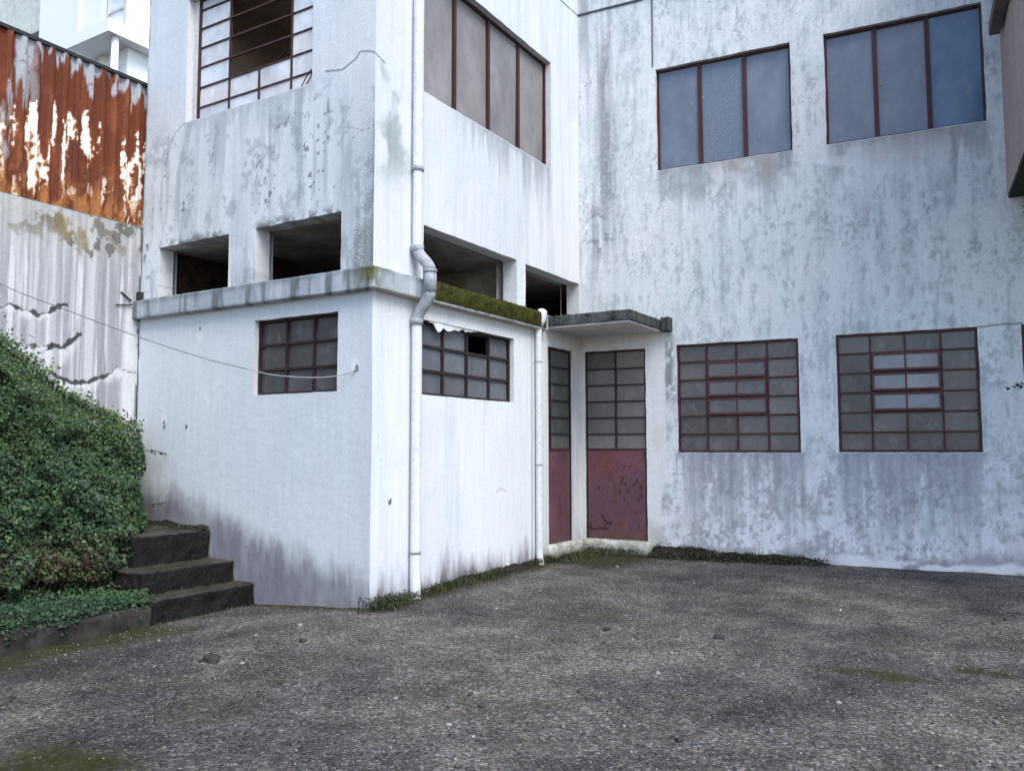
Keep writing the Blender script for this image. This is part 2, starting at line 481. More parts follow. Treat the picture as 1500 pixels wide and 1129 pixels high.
def rbox(name, x0, x1, y0, y1, z0, z1, step, r, amp, mat, parent=None, seed=1, rot=None, freq=6):
    """cast or worn block: rounded edges, uneven faces"""
    lo = np.array([x0, y0, z0]); hi = np.array([x1, y1, z1]); ctr = (lo + hi) / 2; hf = (hi - lo) / 2
    V = []; F = []; n = 0
    for ax in range(3):
        b, c = (ax + 1) % 3, (ax + 2) % 3
        nb = max(3, int(2 * hf[b] / step)); nc = max(3, int(2 * hf[c] / step))
        gb = np.linspace(-hf[b], hf[b], nb); gc = np.linspace(-hf[c], hf[c], nc)
        gb = np.unique(np.concatenate([gb, [-hf[b] + r * .5, hf[b] - r * .5, -hf[b] + r, hf[b] - r]])); gc = np.unique(np.concatenate([gc, [-hf[c] + r * .5, hf[c] - r * .5, -hf[c] + r, hf[c] - r]]))
        Bg, Cg = np.meshgrid(gb, gc, indexing='ij')
        for sg in (-1, 1):
            p = np.zeros(Bg.shape + (3,)); p[..., ax] = sg * hf[ax]; p[..., b] = Bg; p[..., c] = Cg
            f = grid_faces(len(gb), len(gc), n); F.append(f if sg > 0 else f[:, ::-1]); V.append(p.reshape(-1, 3)); n += Bg.size
    V = np.concatenate(V); F = np.concatenate(F)
    rr = np.minimum(r, hf * .9); inner = np.clip(V, -(hf - rr), hf - rr); d = V - inner
    ln = np.linalg.norm(d, axis=1, keepdims=True); nd = d / np.maximum(ln, 1e-9)
    V = inner + nd * np.minimum(ln, rr.min())
    W = V + ctr
    nz = sum((vn3(W[:, 0] * freq * k, W[:, 1] * freq * k, W[:, 2] * freq * k, seed + k) - .5) / k for k in (1, 3, 9))
    V = V + nd * (nz * amp * 2)[:, None]
    key = np.round(V * 2e4).astype(np.int64); _, idx, inv = np.unique(key, axis=0, return_index=True, return_inverse=True)
    inv = inv.ravel(); V = V[idx]; F = inv[F]
    F = F[(F[:, 0] != F[:, 1]) & (F[:, 1] != F[:, 2]) & (F[:, 2] != F[:, 3]) & (F[:, 3] != F[:, 0]) & (F[:, 0] != F[:, 2])]
    if rot is not None:
        c_, s_ = math.cos(rot), math.sin(rot); V = np.stack([V[:, 0] * c_ - V[:, 1] * s_, V[:, 0] * s_ + V[:, 1] * c_, V[:, 2]], 1)
    return link(name, np_mesh(name, V + ctr, F, smooth=True), mat, parent)


def leaves(P, N, size, cols, asp=.75, fold=.25):
    """kite-shaped, creased leaves: positions, normals, sizes, colours -> V, F, C"""
    n = len(P); N = N / np.linalg.norm(N, axis=1, keepdims=True)
    t = RNG.normal(size=(n, 3)); t[:, 2] -= .8
    t -= N * (t * N).sum(1, keepdims=True); t /= np.linalg.norm(t, axis=1, keepdims=True)
    b = np.cross(N, t); s = np.asarray(size)[:, None]
    base = P - t * s * .5; tip = P + t * s * .5
    mid = P - t * s * .12 + N * s * fold * .5
    l = mid + b * s * asp * .5 - N * s * fold; r = mid - b * s * asp * .5 - N * s * fold
    V = np.stack([base, l, tip, r], 1).reshape(-1, 3)
    k = np.arange(n)[:, None] * 4
    F = np.concatenate([k + np.array([[0, 1, 2]]), k + np.array([[0, 2, 3]])])
    return V, F, np.repeat(cols, 4, 0)


def blades(P, H, W, lean, cols):
    """grass blades as thin bent triangles strips"""
    n = len(P); a = RNG.uniform(0, 2 * np.pi, n); d = np.stack([np.cos(a), np.sin(a), np.zeros(n)], 1)
    a2 = RNG.uniform(0, 2 * np.pi, n); w = np.stack([np.cos(a2), np.sin(a2), np.zeros(n)], 1) * W[:, None] / 2
    up = np.array([0, 0, 1.])
    m = P + up * (H * .55)[:, None] + d * (H * lean * .3)[:, None]; t = P + up * H[:, None] * (1 - .25 * lean[:, None]) + d * (H * lean)[:, None]
    V = np.stack([P - w, P + w, m + w * .8, m - w * .8, t], 1).reshape(-1, 3); k = np.arange(n)[:, None] * 5
    F = np.concatenate([k + np.array([[0, 1, 2]]), k + np.array([[0, 2, 3]]), k + np.array([[3, 2, 4]])])
    return V, F, np.repeat(cols, 5, 0)


# ------------------------------------------------------------------ plaster colours (dirt, damp, flaking, some painted shade, in wall metres)
WHITE = np.array((.665, .695, .72)); BLUEG = (.34, .39, .425); LILAC = (.31, .305, .34); PINK = (.70, .69, .715); DARK = (.085, .09, .095); CHALK = (.74, .75, .78)


def drips(u, v, u0, u1, z, L, seed, fr=14):
    n = fbm(u * fr, np.zeros_like(u) + seed, seed, 3)
    ln = L * (.10 + 2.1 * np.clip(n - .30, 0, 1))
    t = (z - v) / np.maximum(ln, .01)
    m = np.where((t > 0) & (t < 1), (1 - t) ** .8, 0) * sm(u, u0 - .03, u0 + .05) * (1 - sm(u, u1 - .05, u1 + .03))
    return m * (.35 + .9 * fbm(u * fr * 2.2, v * .8, seed + 5, 3))


def streak(u, v, fu, fv, seed): return fbm(u * fu, v * fv, seed, 4)


def spots(u, v, pts, r):
    m = np.zeros(u.shape)
    for x, y in pts:
        d = np.hypot(u - x, (v - y) * .7) + (fbm(u * 22, v * 22, 5, 2) - .5) * r * 1.3
        m = np.maximum(m, 1 - sm(d, r * .6, r * .85))
    return m


def col_A(u, v):
    up = sm(v, 3.12, 3.15)
    c = np.ones(u.shape + (3,)) * WHITE
    # lower storey: cleaner, faint trowel tone, lilac damp rising from the ground
    c = mixc(c, (.56, .61, .66), (1 - up) * (.25 + .6 * (fbm(u * 1.6, v * 1.1, 4) - .4)))
    top = np.interp(u, [-3.43, -2.83, -2.25, -1.81, -1.3, -.81, -.36, -.05], [1.02, .99, .78, .68, .52, .36, .28, .14])
    wob = (fbm(u * 2.5, v * 1.2, 21) - .5) * .35 + (streak(u, v, 16, 1.5, 23) - .5) * .10 + (fbm(u * 8, v * 7, 24) - .5) * .14
    dmp = 1 - sm(v + wob * .8, top - .16, top + .22)
    c = mixc(c, (.215, .213, .245), dmp * (.86 + .6 * (fbm(u * 3.5, v * 2.2, 25) - .45)) * (1 - up))
    c = mixc(c, (.20, .19, .22), dmp * (1 - up) * sm(streak(u, v, 11, 2.6, 27) * .7 + fbm(u * 6, v * 5, 28) * .3, .46, .64) * .75)
    c = mixc(c, (.5, .5, .53), (1 - up) * sm(u, -.35, -.02) * .25)
    # upper storey: weathered blue grey, streaked
    w = sm(fbm(u * 1.1 + 3, v * .9, 6) * .55 + streak(u, v, 7, .5, 8) * .45, .40, .64)
    c = mixc(c, BLUEG, up * w * (.14 + .30 * (1 - sm(v, 3.6, 5.6))))
    c = mixc(c, PINK, up * sm(fbm(u * 1.3 + 9, v * 1.1, 12), .5, .66) * .55)
    c = mixc(c, (.22, .25, .28), up * sm(streak(u, v, 11, .9, 31), .56, .74) * .35 * (1 - sm(v, 4.9, 5.5)))
    c = mixc(c, (.25, .28, .31), up * (1 - sm(v, 3.26, 3.75)) * sm(streak(u, v, 14, 2, 14), .42, .62) * .6)
    c = mixc(c, (.27, .30, .345), up * sm(fbm(u * 5, v * 3.4, 33) * .6 + fbm(u * 17, v * 14, 34, 3) * .4, .54, .66) * .5 * (1 - sm(v, 4.9, 5.6)))
    c = mixc(c, (.12, .13, .14), up * sm(fbm(u * 21, v * 15, 35, 3), .70, .76) * sm(fbm(u * 2.5, v * 2.5, 36), .48, .6) * (1 - sm(v, 4.8, 5.4)) * .8)
    dr = drips(u, v, -2.9, -.84, 5.3, .9, 40)
    c = mixc(c, (.23, .26, .29), dr * .5)
    edge = sm(u, -.5, -.05) * (1 - sm(v, 4.6, 5.6)) * up
    c = mixc(c, (.30, .33, .36), edge * .3)
    for o in ((-3.30, -2.08), (-1.655, -.42)):
        near = (1 - sm(v, 3.87, 3.98)) * sm(v, 3.86, 3.862) * sm(u, o[0] - .03, o[0] + .05) * (1 - sm(u, o[1] - .05, o[1] + .03))
        c = mixc(c, DARK, near * sm(fbm(u * 10, v * 7, 50), .42, .6) * .8)
    cr = np.minimum(polydist(u, v, [(-.664, 5.379), (-.451, 5.33), (-.244, 5.403), (-.209, 5.46), (-.10, 5.45), (0, 5.41)], .03), polydist(u, v, [(-2.878, 5.309), (-3.055, 5.214), (-3.21, 4.935), (-3.254, 4.7)], .04) + .004)
    cr = np.minimum(cr, polydist(u, v, [(-.452, 4.741), (-.305, 4.701), (-.137, 4.647), (-.02, 4.669)], .05) + .006)
    c = mixc(c, (.08, .085, .10), (1 - sm(cr, .004, .013)) * .85)
    ch = spots(u, v, [(-3.111, 1.79), (-3.10, 1.76), (-2.712, 1.747), (-2.524, 2.833), (-.19, 2.27)], .026)
    halo = spots(u, v, [(-3.111, 1.86), (-2.524, 2.78), (-2.354, 2.05), (-.215, 2.30)], .075)
    c = mixc(c, CHALK, halo * .8); c = mixc(c, (.10, .10, .10), ch * .95)
    c = mixc(c, DARK, (1 - sm(u, -3.62, -3.585)) * .7 * sm(fbm(u, v * 4, 60), .3, .55))
    sp = up * (.15 + .75 * edge + .6 * sm(fbm(u * 2.2, v * 2, 71), .5, .7) * (1 - sm(v, 4.4, 5.2))) + dr * .5
    return c, sp


def col_B(u, v):
    up = sm(v, 3.12, 3.15)
    c = np.ones(u.shape + (3,)) * np.array((.695, .72, .74))
    c = mixc(c, (.58, .62, .67), .6 * sm(fbm(u * .9, v * .7, 104), .42, .66))
    c = mixc(c, (.56, .60, .66), .5 * sm(streak(u, v, 9, .4, 108), .5, .7))
    c = mixc(c, PINK, .4 * sm(fbm(u * 1.2, v * .9, 120), .52, .68))
    dr = np.maximum(drips(u, v, .8, 3.62, 5.314, .55, 140, 12) * .8, 0)
    c = mixc(c, (.20, .22, .24), dr * sm(u, 1.0, 2.2) * .9)
    c = mixc(c, (.30, .34, .38), drips(u, v, 2.4, 3.7, 5.30, 1.1, 143, 6) * .35)
    # corner blotches
    bl = sm(u, .9, .25) * sm(fbm(u * 2.8, v * 2.0, 150), .55, .72) * up * (1 - sm(v, 5.4, 6)) * sm(v, 4.0, 4.5)
    c = mixc(c, (.27, .32, .32), bl * .8)
    # splash dirt at the foot
    n = (streak(u, v, 12, 2, 160) - .5) * .5 + (fbm(u * 2, v, 161) - .5) * .5
    foot = 1 - sm(v + n, .04, .34)
    c = mixc(c, (.30, .28, .33), foot * .75); c = mixc(c, (.10, .10, .09), (1 - sm(v + n * .7 + (fbm(u * 11, v * 9, 163) - .5) * .12, -.02, .17)) * .9)
    c = mixc(c, (.62, .57, .52), sm(u, 3.2, 3.5) * (1 - up) * .35)
    c = mixc(c, (.24, .24, .22), (1 - sm(np.abs(u - 3.10), .01, .05)) * (1 - up) * .5)  # dark vertical band along the thin downpipe's left side
    c = mixc(c, (.55, .50, .47), (1 - up) * sm(v, 2.86, 3.02) * .4)  # brown contact shade below the ledge, painted into the wall colour
    cr = polydist(u, v, [(0, 5.41), (.16, 5.36)], .03)
    c = mixc(c, (.10, .10, .12), (1 - sm(cr, .004, .012)) * .8)
    gro = polydist(u, v, [(3.3, 7.83), (4.5, 7.872)], .0)
    c = mixc(c, (.12, .12, .14), (1 - sm(gro, .008, .02)) * .8)
    c = mixc(c, CHALK, spots(u, v, [(.29, 1.0), (.355, 1.11), (2.365, 1.0)], .09) * .7)
    c = mixc(c, (.07, .07, .07), spots(u, v, [(.28, .975), (.30, .99)], .026) * .95)
    c = mixc(c, (.12, .12, .12), (1 - sm(polydist(u, v, [(.24, .985), (.28, .965), (.31, 1.0), (.30, .955)], .03), .003, .010)) * .9)
    c = mixc(c, (.38, .37, .38), (1 - sm(polydist(u, v, [(2.26, .98), (2.36, 1.01), (2.46, .99)], .05), .005, .02)) * .6)
    sp = foot * .5 + bl * .5 + dr * .5
    return c, sp


def col_C(u, v):
    c = np.ones(u.shape + (3,)) * np.array((.67, .71, .725))
    f1 = fbm(u * .8, v * .6, 204); f2 = fbm(u * 4.5, v * 3.2, 206); f3 = fbm(u * 17, v * 13, 208, 4); st = streak(u, v, 8, .45, 210)
    c = mixc(c, (.46, .515, .545), sm(f1 * .5 + st * .5, .42, .64) * .5)
    c = mixc(c, (.44, .485, .505), sm(streak(u, v, 7, 1.5, 207) * .62 + f3 * .38, .46, .66) * .42)
    c = mixc(c, (.34, .375, .405), sm(st * .6 + f3 * .4, .52, .68) * .38)
    c = mixc(c, PINK, sm(fbm(u * .9 + 5, v * .9, 212), .50, .66) * .65)
    c = mixc(c, CHALK, sm(f2 * .55 + f3 * .45 + (fbm(u * .7, v * .7, 214) - .5) * .5, .56, .66) * .65)
    c = mixc(c, (.30, .33, .36), sm(f3 * .35 + streak(u, v, 26, 5, 211) * .65, .54, .70) * .5)
    # damp column beside the corner
    g5 = fbm(u * 30, v * 24, 209, 3)
    c = mixc(c, (.27, .30, .32), sm(g5 * .6 + streak(u, v, 6, 1.8, 213) * .4, .55, .64) * .5 * sm(fbm(u * 1.1, v * .9, 203), .36, .56))
    c = mixc(c, CHALK, sm(g5 * .5 + fbm(u * 3, v * 2.4, 205) * .5, .56, .64) * .55)
    cor = (1 - sm(u, .25, .85)) * sm(v, 3.6, 4.4)
    c = mixc(c, (.33, .34, .38), cor * sm(streak(u, v, 10, .35, 216), .34, .58) * .85)
    c = mixc(c, (.16, .18, .20), (1 - sm(np.hypot((u - .33) / .28, (v - 4.62) / .42), .5, 1.1)) * sm(f2 * .5 + f3 * .5, .46, .62) * .7)
    c = mixc(c, (.19, .20, .23), (1 - sm(np.abs(u - .45 + .12 * (f1 - .5)), .02, .20)) * sm(v, 4.5, 5.4) * (1 - sm(v, 7.2, 7.8)) * .6 * sm(streak(u, v, 16, 1.2, 217) * .7 + g5 * .3, .40, .60))
    # dirt under the upper windows
    for a, b, sd in ((1.165, 2.97, 220), (3.385, 5.166, 226)):
        c = mixc(c, (.24, .265, .29), drips(u, v, a, b, 5.35, 1.0, sd, 9) * .95)
        blot = (1 - sm(np.abs(v - 5.12), .02, .30)) * sm(u, a - .2, a + .2) * (1 - sm(u, b - .1, b + .2)) * sm(f2, .42, .6)
        c = mixc(c, (.30, .31, .33), blot * .6)
        ped = (1 - sm(np.abs(v - 5.0), .05, .45)) * sm(u, a - .4, a + .1) * (1 - sm(u, b, b + .3)) * sm(fbm(u * 2.2, v * 2.2, sd + 3), .48, .6)
        c = mixc(c, CHALK, ped * .6)
        c = mixc(c, (.45, .36, .31), drips(u, v, a + .5, b - .2, 5.35, .5, sd + 2, 5) * .45)
    low = 1 - sm(v, 1.0, 1.9)
    c = mixc(c, (.62, .61, .64), low * sm(fbm(u * 1.4, v * 1.6, 240) * .6 + f3 * .4, .42, .6) * .6)
    c = mixc(c, (.34, .34, .365), low * sm(streak(u, v, 8, 2.4, 242) * .5 + f3 * .5, .48, .64) * .7)
    g4 = fbm(u * 24, v * 20, 247, 3)
    pe = low * sm(fbm(u * 2.6 + 2, v * 2.4, 244) * .42 + fbm(u * 9, v * 8, 246) * .30 + g4 * .28, .50, .57)
    c = mixc(c, (.72, .72, .77), pe * .95)
    c = mixc(c, (.24, .24, .28), low * sm(g4 * .6 + fbm(u * 4, v * 3, 249) * .4, .56, .64) * .6)
    # dirty streaks below the lower windows
    z_ = 1.44
    for a, b, sd in ((1.40, 2.97, 230), (3.42, 4.97, 236), (5.41, 6.8, 239)):
        d = drips(u, v, a - .05, b + .05, 1.44, 1.5, sd, 10)
        c = mixc(c, (.23, .235, .28), d * .9)
        c = mixc(c, (.40, .41, .445), sm(u, a - .2, a + .1) * (1 - sm(u, b - .05, b + .2)) * (v < z_) * sm(streak(u, v, 12, .5, sd + 4) * .6 + f3 * .4, .42, .62) * sm(v, .3, 1.2) * .5)
    foot = 1 - sm(v + (fbm(u * 3, v * 3, 248) - .5) * .3, .12, .34)
    c = mixc(c, (.25, .25, .28), foot * .75 * sm(fbm(u * 2.4, v * 4, 250), .36, .55))
    bs = (1 - sm(v + (fbm(u * 4, v * 2, 252) - .5) * .22, .15, .20)) * sm(u, 3.1, 3.5)
    c = mixc(c, (.74, .75, .78), bs * .9 * sm(fbm(u * 3.1, v * 6, 253), .3, .42))
    c = mixc(c, (.40, .43, .44), (1 - sm(np.hypot((u - .9) / .6, (v - 3.55) / .32), .5, 1.2)) * .0 * f1)
    # repainted porch bay
    ub = 1.225 + (fbm(v * 2.5, u * 0, 260) - .5) * .06 - .08 * (1 - sm(v, .5, 1.3)) * sm(v, .2, .5)
    por = (1 - sm(u, ub - .015, ub + .02)) * (1 - sm(v, 3.07, 3.10))
    pc = np.ones_like(c) * np.array((.69, .69, .71))
    pc = mixc(pc, (.62, .56, .50), sm(v, 2.86, 3.05) * .5 + .35 * (1 - sm(np.hypot((u - 1.12) / .09, (v - 1.65) / .22), .7, 1.1)))
    pc = mixc(pc, (.40, .39, .37), (1 - sm(v + (fbm(u * 8, v * 4, 262) - .5) * .3, .25, .6)) * .7)
    pc = mixc(pc, (.55, .52, .45), (1 - sm(u, .02, .10)) * .55)
    c = mixc(c, (.22, .235, .24), (1 - sm(np.abs(u - ub - .06), .02, .10)) * (1 - sm(v, 3.0, 3.1)) * sm(v, 1.9, 2.3) * sm(f3 * .5 + f2 * .5, .42, .58) * .9)
    c = c * (1 - por[..., None]) + pc * por[..., None]
    # cracks, groove
    gro = polydist(u, v, [(0, 7.87), (1.0, 7.873)], .0)
    c = mixc(c, (.10, .10, .12), (1 - sm(gro, .016, .03)) * .9)
    cr = np.minimum(polydist(u, v, [(4.97, 2.90), (5.1, 2.912), (5.25, 2.92), (5.42, 2.914)], .03), polydist(u, v, [(1.128, 8.2), (1.126, 6.84)], .012))
    c = mixc(c, (.12, .12, .14), (1 - sm(cr, .004, .013)) * .8)
    sp = (.22 + .38 * sm(f2 * .5 + f3 * .5, .46, .68) + .5 * low * sm(fbm(u * 3, v * 3, 270), .45, .65) + .35 * cor) * (1 - por)
    return c, sp


def col_D(u, v):
    c = np.ones(u.shape + (3,)) * np.array((.51, .51, .525))
    s1 = streak(u, v, 13, .35, 304); s2 = streak(u, v, 30, .9, 306)
    c = mixc(c, (.295, .293, .315), sm(s1, .40, .62) * .85)
    c = mixc(c, (.66, .65, .68), sm(streak(u, v, 19, .6, 307), .56, .72) * .8)
    c = mixc(c, (.22, .22, .235), sm(s2, .60, .8) * .55)
    topd = sm(v, 3.45, 4.1)
    c = mixc(c, (.40, .385, .35), topd * .55)
    c = mixc(c, (.13, .11, .08), topd * sm(fbm(u * 7, v * 6, 310), .56, .68) * .8)
    c = mixc(c, (.10, .09, .07), spots(u, v, [(-1.048, 4.017), (-.886, 3.819), (-.555, 3.817), (-.42, 3.803), (-.294, 4.08), (-.154, 4.09), (-.638, 3.705), (-.336, 3.97), (-.22, 4.05)], .07) * .8)
    c = mixc(c, (.24, .19, .09), spots(u, v, [(-.984, 3.95), (-.772, 3.854), (-.95, 3.9), (-.74, 3.8)], .12) * .6)
    C1 = [(-1.75, 2.90), (-1.592, 2.948), (-1.486, 2.998), (-1.373, 2.957), (-1.272, 2.96), (-1.19, 2.919), (-1.11, 2.971), (-1.007, 3.052), (-.911, 3.084)]
    C2 = [(-1.7, 2.6), (-1.457, 2.591), (-1.358, 2.59), (-1.211, 2.594), (-1.037, 2.612), (-.964, 2.602), (-.893, 2.634), (-.725, 2.78)]
    C4 = [(-1.05, 2.33), (-.909, 2.256), (-.834, 2.239), (-.727, 2.239), (-.619, 2.243), (-.503, 2.307), (-.351, 2.364), (-.288, 2.439), (-.153, 2.422), (-.031, 2.389)]
    C3 = [(-1.037, 2.612), (-1.082, 2.578), (-1.195, 2.485), (-1.227, 2.40)]
    # fresh plaster under the breaks
    def below(pts, L, sd):
        xs = [p[0] for p in pts]; zs = [p[1] for p in pts]; o = np.argsort(xs)
        zz = np.interp(u, np.array(xs)[o], np.array(zs)[o]); t = (zz - v) / (L * (.4 + fbm(u * 6, v * 2, sd)))
        return np.where((t > -.02) & (t < 1), 1 - t, 0) * sm(u, min(xs) - .05, min(xs) + .05) * (1 - sm(u, max(xs) - .05, max(xs) + .05))
    wh = np.maximum(np.maximum(below(C2, .35, 320), below(C4, .22, 322)), below(C1, .14, 324))
    wh = np.maximum(wh, sm(u, -.30, -.12) * (1 - sm(v, 3.0, 3.25)) * .95)
    wh = np.maximum(wh, (1 - sm(v + (fbm(u * 3, v * 2, 330) - .5) * .5, 1.6, 2.1)) * .8)
    wh = wh * (1 - sm(streak(u, v, 9, .3, 332), .55, .75) * .6)
    c = mixc(c, (.70, .70, .715), sm(wh, .15, .75) * (.45 + .4 * fbm(u * 7, v * 5, 345)))
    wd = .004 + .026 * sm(fbm(u * 5, v * 0, 340, 3), .46, .66)
    for cc, k in ((C1, 1.), (C2, 1.), (C4, .9), (C3, .45)):
        d = polydist(u + (vn(u * 34, v * 34, 341) - .5) * .02, v + (vn(u * 30, v * 30, 342) - .5) * .034, cc, .02)
        c = mixc(c, (.04, .04, .04), (1 - sm(d, wd * k * .7, wd * k + .003)) * .95)
    c = mixc(c, (.05, .05, .05), sm(u, -.045, -.02) * sm(fbm(u, v * 5, 350), .35, .5) * .8)
    return c, .1 + .35 * topd


# ------------------------------------------------------------------ ground
def gz(x, y):
    x = np.asarray(x, float); y = np.asarray(y, float)
    z = .012 * np.clip(y, 0, 5) - .065 * np.clip(-x, 0, 2.0) * (1 - sm(y, .5, 1.5))
    return z + (fbm(x * .7, y * .7, 400, 3) - .5) * .03


def make_ground():
    def axis(a, b, lo, hi, st):
        near = np.arange(a, b + 1e-6, st)
        l = a - np.geomspace(st, a - lo, 34)[::-1]; h = b + np.geomspace(st, hi - b, 34)
        return np.concatenate([l, near, h])
    xs = axis(-2.4, 7.2, -160, 170, .04); ys = axis(-5.4, 5.6, -170, 160, .04)
    X, Y = np.meshgrid(xs, ys, indexing='ij')
    Z = gz(np.clip(X, -4, 14), np.clip(Y, -12, 8)) + (fbm(X * 5, Y * 5, 410, 3) - .5) * .014 + (fbm(X * 17, Y * 17, 412, 2) - .5) * .008
    # moss: by the kerb, at the foot of the walls, in two hollows of the yard
    kerb = (1 - sm(X + (fbm(X * 2, Y * 2, 420) - .5) * .5, -1.25, -.62)) * (1 - sm(Y, -1.5, -.8)) * (1 - sm(-Y, 3.2, 4.2))
    footB = (1 - sm(X + (fbm(X * 3, Y * 3, 422) - .5) * .3, .10, .42)) * sm(Y, -.25, 0)
    porch = (1 - sm(X, .9, 1.35)) * sm(Y, 3.1, 3.5)
    dC = -(X * FC.n[0] + (Y - 4.498) * FC.n[1]); dC = -dC
    footC = (1 - sm(dC + (fbm(X * 3, Y * 3, 424) - .5) * .3, .1, .45)) * (1 - sm(X, 2.4, 3.4))
    hol = (1 - sm(np.hypot((X - 4.45) / .42, (Y + .05) / .13) + (fbm(X * 6, Y * 6, 426) - .5), .5, 1.1)) * .9
    hol = np.maximum(hol, (1 - sm(np.hypot((X - 5.0) / .25, (Y - .35) / .12) + (fbm(X * 6, Y * 6, 427) - .5), .5, 1.1)) * .9)
    cl = (1 - sm(np.hypot((X - 1.25) / .5, (Y + 3.75) / .35) + (fbm(X * 5, Y * 5, 428) - .5) * .8, .5, 1.2))
    pat = sm(fbm(X * 1.1, Y * 1.1, 430), .62, .74) * .35
    moss = np.clip(np.maximum.reduce([kerb, footB, porch * .9, footC, hol, cl, pat]), 0, 1)
    V = np.stack([X, Y, Z], -1).reshape(-1, 3)
    o = link('ground', np_mesh('ground', V, grid_faces(len(xs), len(ys)), smooth=True, extra={'moss': moss.ravel()}), M['ground'])
    tag(o, kind='structure')


make_ground()

# ------------------------------------------------------------------ the factory
bld = empty('factory_building')
tag(bld, 'large weathered white two-storey building with maroon steel windows and a small porch', 'building')

W_A = [(-3.297, -2.08, 3.268, 3.865, .2), (-1.655, -.42, 3.262, 3.87, .2), (-1.64, -.447, 2.065, 2.86, .10), (-2.885, -.86, 5.30, 6.80, .11)]
W_B = [(.80, 2.727, 3.268, 3.86, .2), (2.95, 4.478, 3.268, 3.853, .2), (.79, 2.656, 2.06, 2.853, .10), (.77, 3.65, 5.314, 6.80, .12), (3.535, 4.245, .232, 2.855, .06)]
W_C = [(.068, .96, .24, 2.87, .06), (1.40, 2.972, 1.44, 2.895, .06), (3.42, 4.972, 1.445, 2.905, .06), (5.41, 6.9, 1.445, 2.907, .06), (1.165, 2.97, 5.35, 6.803, .10), (3.385, 5.166, 5.352, 6.812, .10)]
wall('wall', FA, -3.62, 0, -.6, 8.6, W_A, .014, col_A, bld, label='grey streaked end wall with lilac damp above the steps')
wall('wall', FB, 0, 4.498, -.6, 8.6, W_B, .015, col_B, bld, back=.3, label='cleaner bright white side wall behind the downpipes')
wall('wall', FC, 0, 8.6, -.6, 8.6, W_C, .016, col_C, bld, label='mottled rear wall with three-pane upper windows')

# shell behind the faces (rooms, floors, roof) so that openings look into dark rooms
sh = MB()
li = MB(); li.box(FW, -3.419, -3.405, 3.245, 3.88, -3.09, -.254); li.box(FW, -2.75, -2.55, 3.245, 3.88, -1.5, -.9); li.build('inner_pier', M['innervoid'], bld)  # dark lining added so the left opening stays black, plus a pier
lf = MB(); lf.box(FW, -3.41, -.302, 4.102, 4.118, -4.4, -.252); lf.build('bounce_floor', M['soffit'], bld)  # pale layer added to bounce light up to the ceiling
for q in ((-.6, 5.0, -9, -.012), (5.001, 6.2, -.3, -.012), (5.001, 6.2, -9, -4.4), (6.201, 8.6, -9, -.012)):   # far side wall of the front wing, with an unseen opening added for light
    sh.box(FW, -3.618, -3.42, *q)
sh.box(FC, -3.4, 8.35, -.6, 8.6, -7.5, -7.3)
sh.box(FC, 8.36, 8.6, -.6, 8.6, -7.5, -.26)
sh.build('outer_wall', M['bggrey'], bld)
rf = MB(); rf.box(FW, -4.0, .06, 8.61, 8.8, -12.3, .06); rf.box(FC, .07, 8.7, 8.61, 8.8, -7.5, .06); rf.build('roof', M['concrete'], bld)
fl = MB()
fl.box(FW, -3.41, -.302, 3.02, 3.24, -9, -.252)                       # floor of the low void
fl.build('floor_slab', M['innerdark'], bld)
fc = MB(); fc.box(FW, -3.41, -.302, 3.885, 4.1, -9, -.252)
fc.box(FW, -3.41, -.302, 3.24, 3.884, -3.3, -3.1); fc.box(FW, -2.0, -1.75, 3.24, 3.884, -3.09, -2.2)
fc.build('ceiling_slab', M['innerceil'], bld)
ce = MB(); ce.box(FW, -3.41, -.302, 7.15, 7.3, -9, -.252); ce.box(FW, -3.41, -.302, 4.12, 7.14, -4.6, -4.5); ce.build('ceiling', M['innerbrown'], bld)
pt_ = MB(); pt_.box(FW, -3.05, -2.95, 4.12, 7.149, -4.45, -.5); pt_.build('light_catch_wall', M['innerbrown'], bld)  # board wall added to catch window light behind the broken panes
iw = MB(); iw.box(FC, .02, 8.3, -.5, 8.5, -3.2, -3.0); iw.build('inner_wall', M['innerdark'], bld)


def glaze(mb, fr, u0, u1, v0, v1, d, base, var, skip=(), cols=(), rows=(), tilt=None):
    us = [u0] + list(cols) + [u1]; vs = [v0] + list(rows) + [v1]
    for i in range(len(us) - 1):
        for j in range(len(vs) - 1):
            if (i, j) in skip: continue
            k = 1 + random.uniform(-var, var); t = random.uniform(-.04, .04)
            mb.cur = (base[0] * k * (1 + t), base[1] * k, base[2] * k * (1 - t))
            a = random.uniform(-.014, .014)
            mb.box(fr, us[i], us[i + 1], vs[j], vs[j + 1], d - .004, d, (a, (vs[j] + vs[j + 1]) / 2, d))


def bars(mb, fr, u0, u1, v0, v1, d, cols, rows, w=.022, fw=.03, thick=.03,  hskip=None, vskip=None):
    """outer frame plus glazing bars; horizontals sit 3 mm behind the verticals"""
    mb.box(fr, u0 - .012, u0 + fw, v0 - .012, v1 + .012, d - .03, d + thick); mb.box(fr, u1 - fw, u1 + .012, v0 - .012, v1 + .012, d - .03, d + thick)
    mb.box(fr, u0 + fw, u1 - fw, v0 - .012, v0 + fw, d - .028, d + thick - .003); mb.box(fr, u0 + fw, u1 - fw, v1 - fw, v1 + .012, d - .028, d + thick - .003)
    for k, c in enumerate(cols):
        a, b = (v0 + fw, v1 - fw)
        segs = [(a, b)] if not vskip or k not in vskip else vskip[k]
        for a, b in segs: mb.box(fr, c - w / 2, c + w / 2, a, b, d - .02, d + thick - .006)
    for r in rows: mb.box(fr, u0 + fw, u1 - fw, r - w / 2, r + w / 2, d - .017, d + thick - .010)


def even(a, b, n): return [a + (b - a) * k / n for k in range(1, n)]


GREY = (.108, .095, .099)
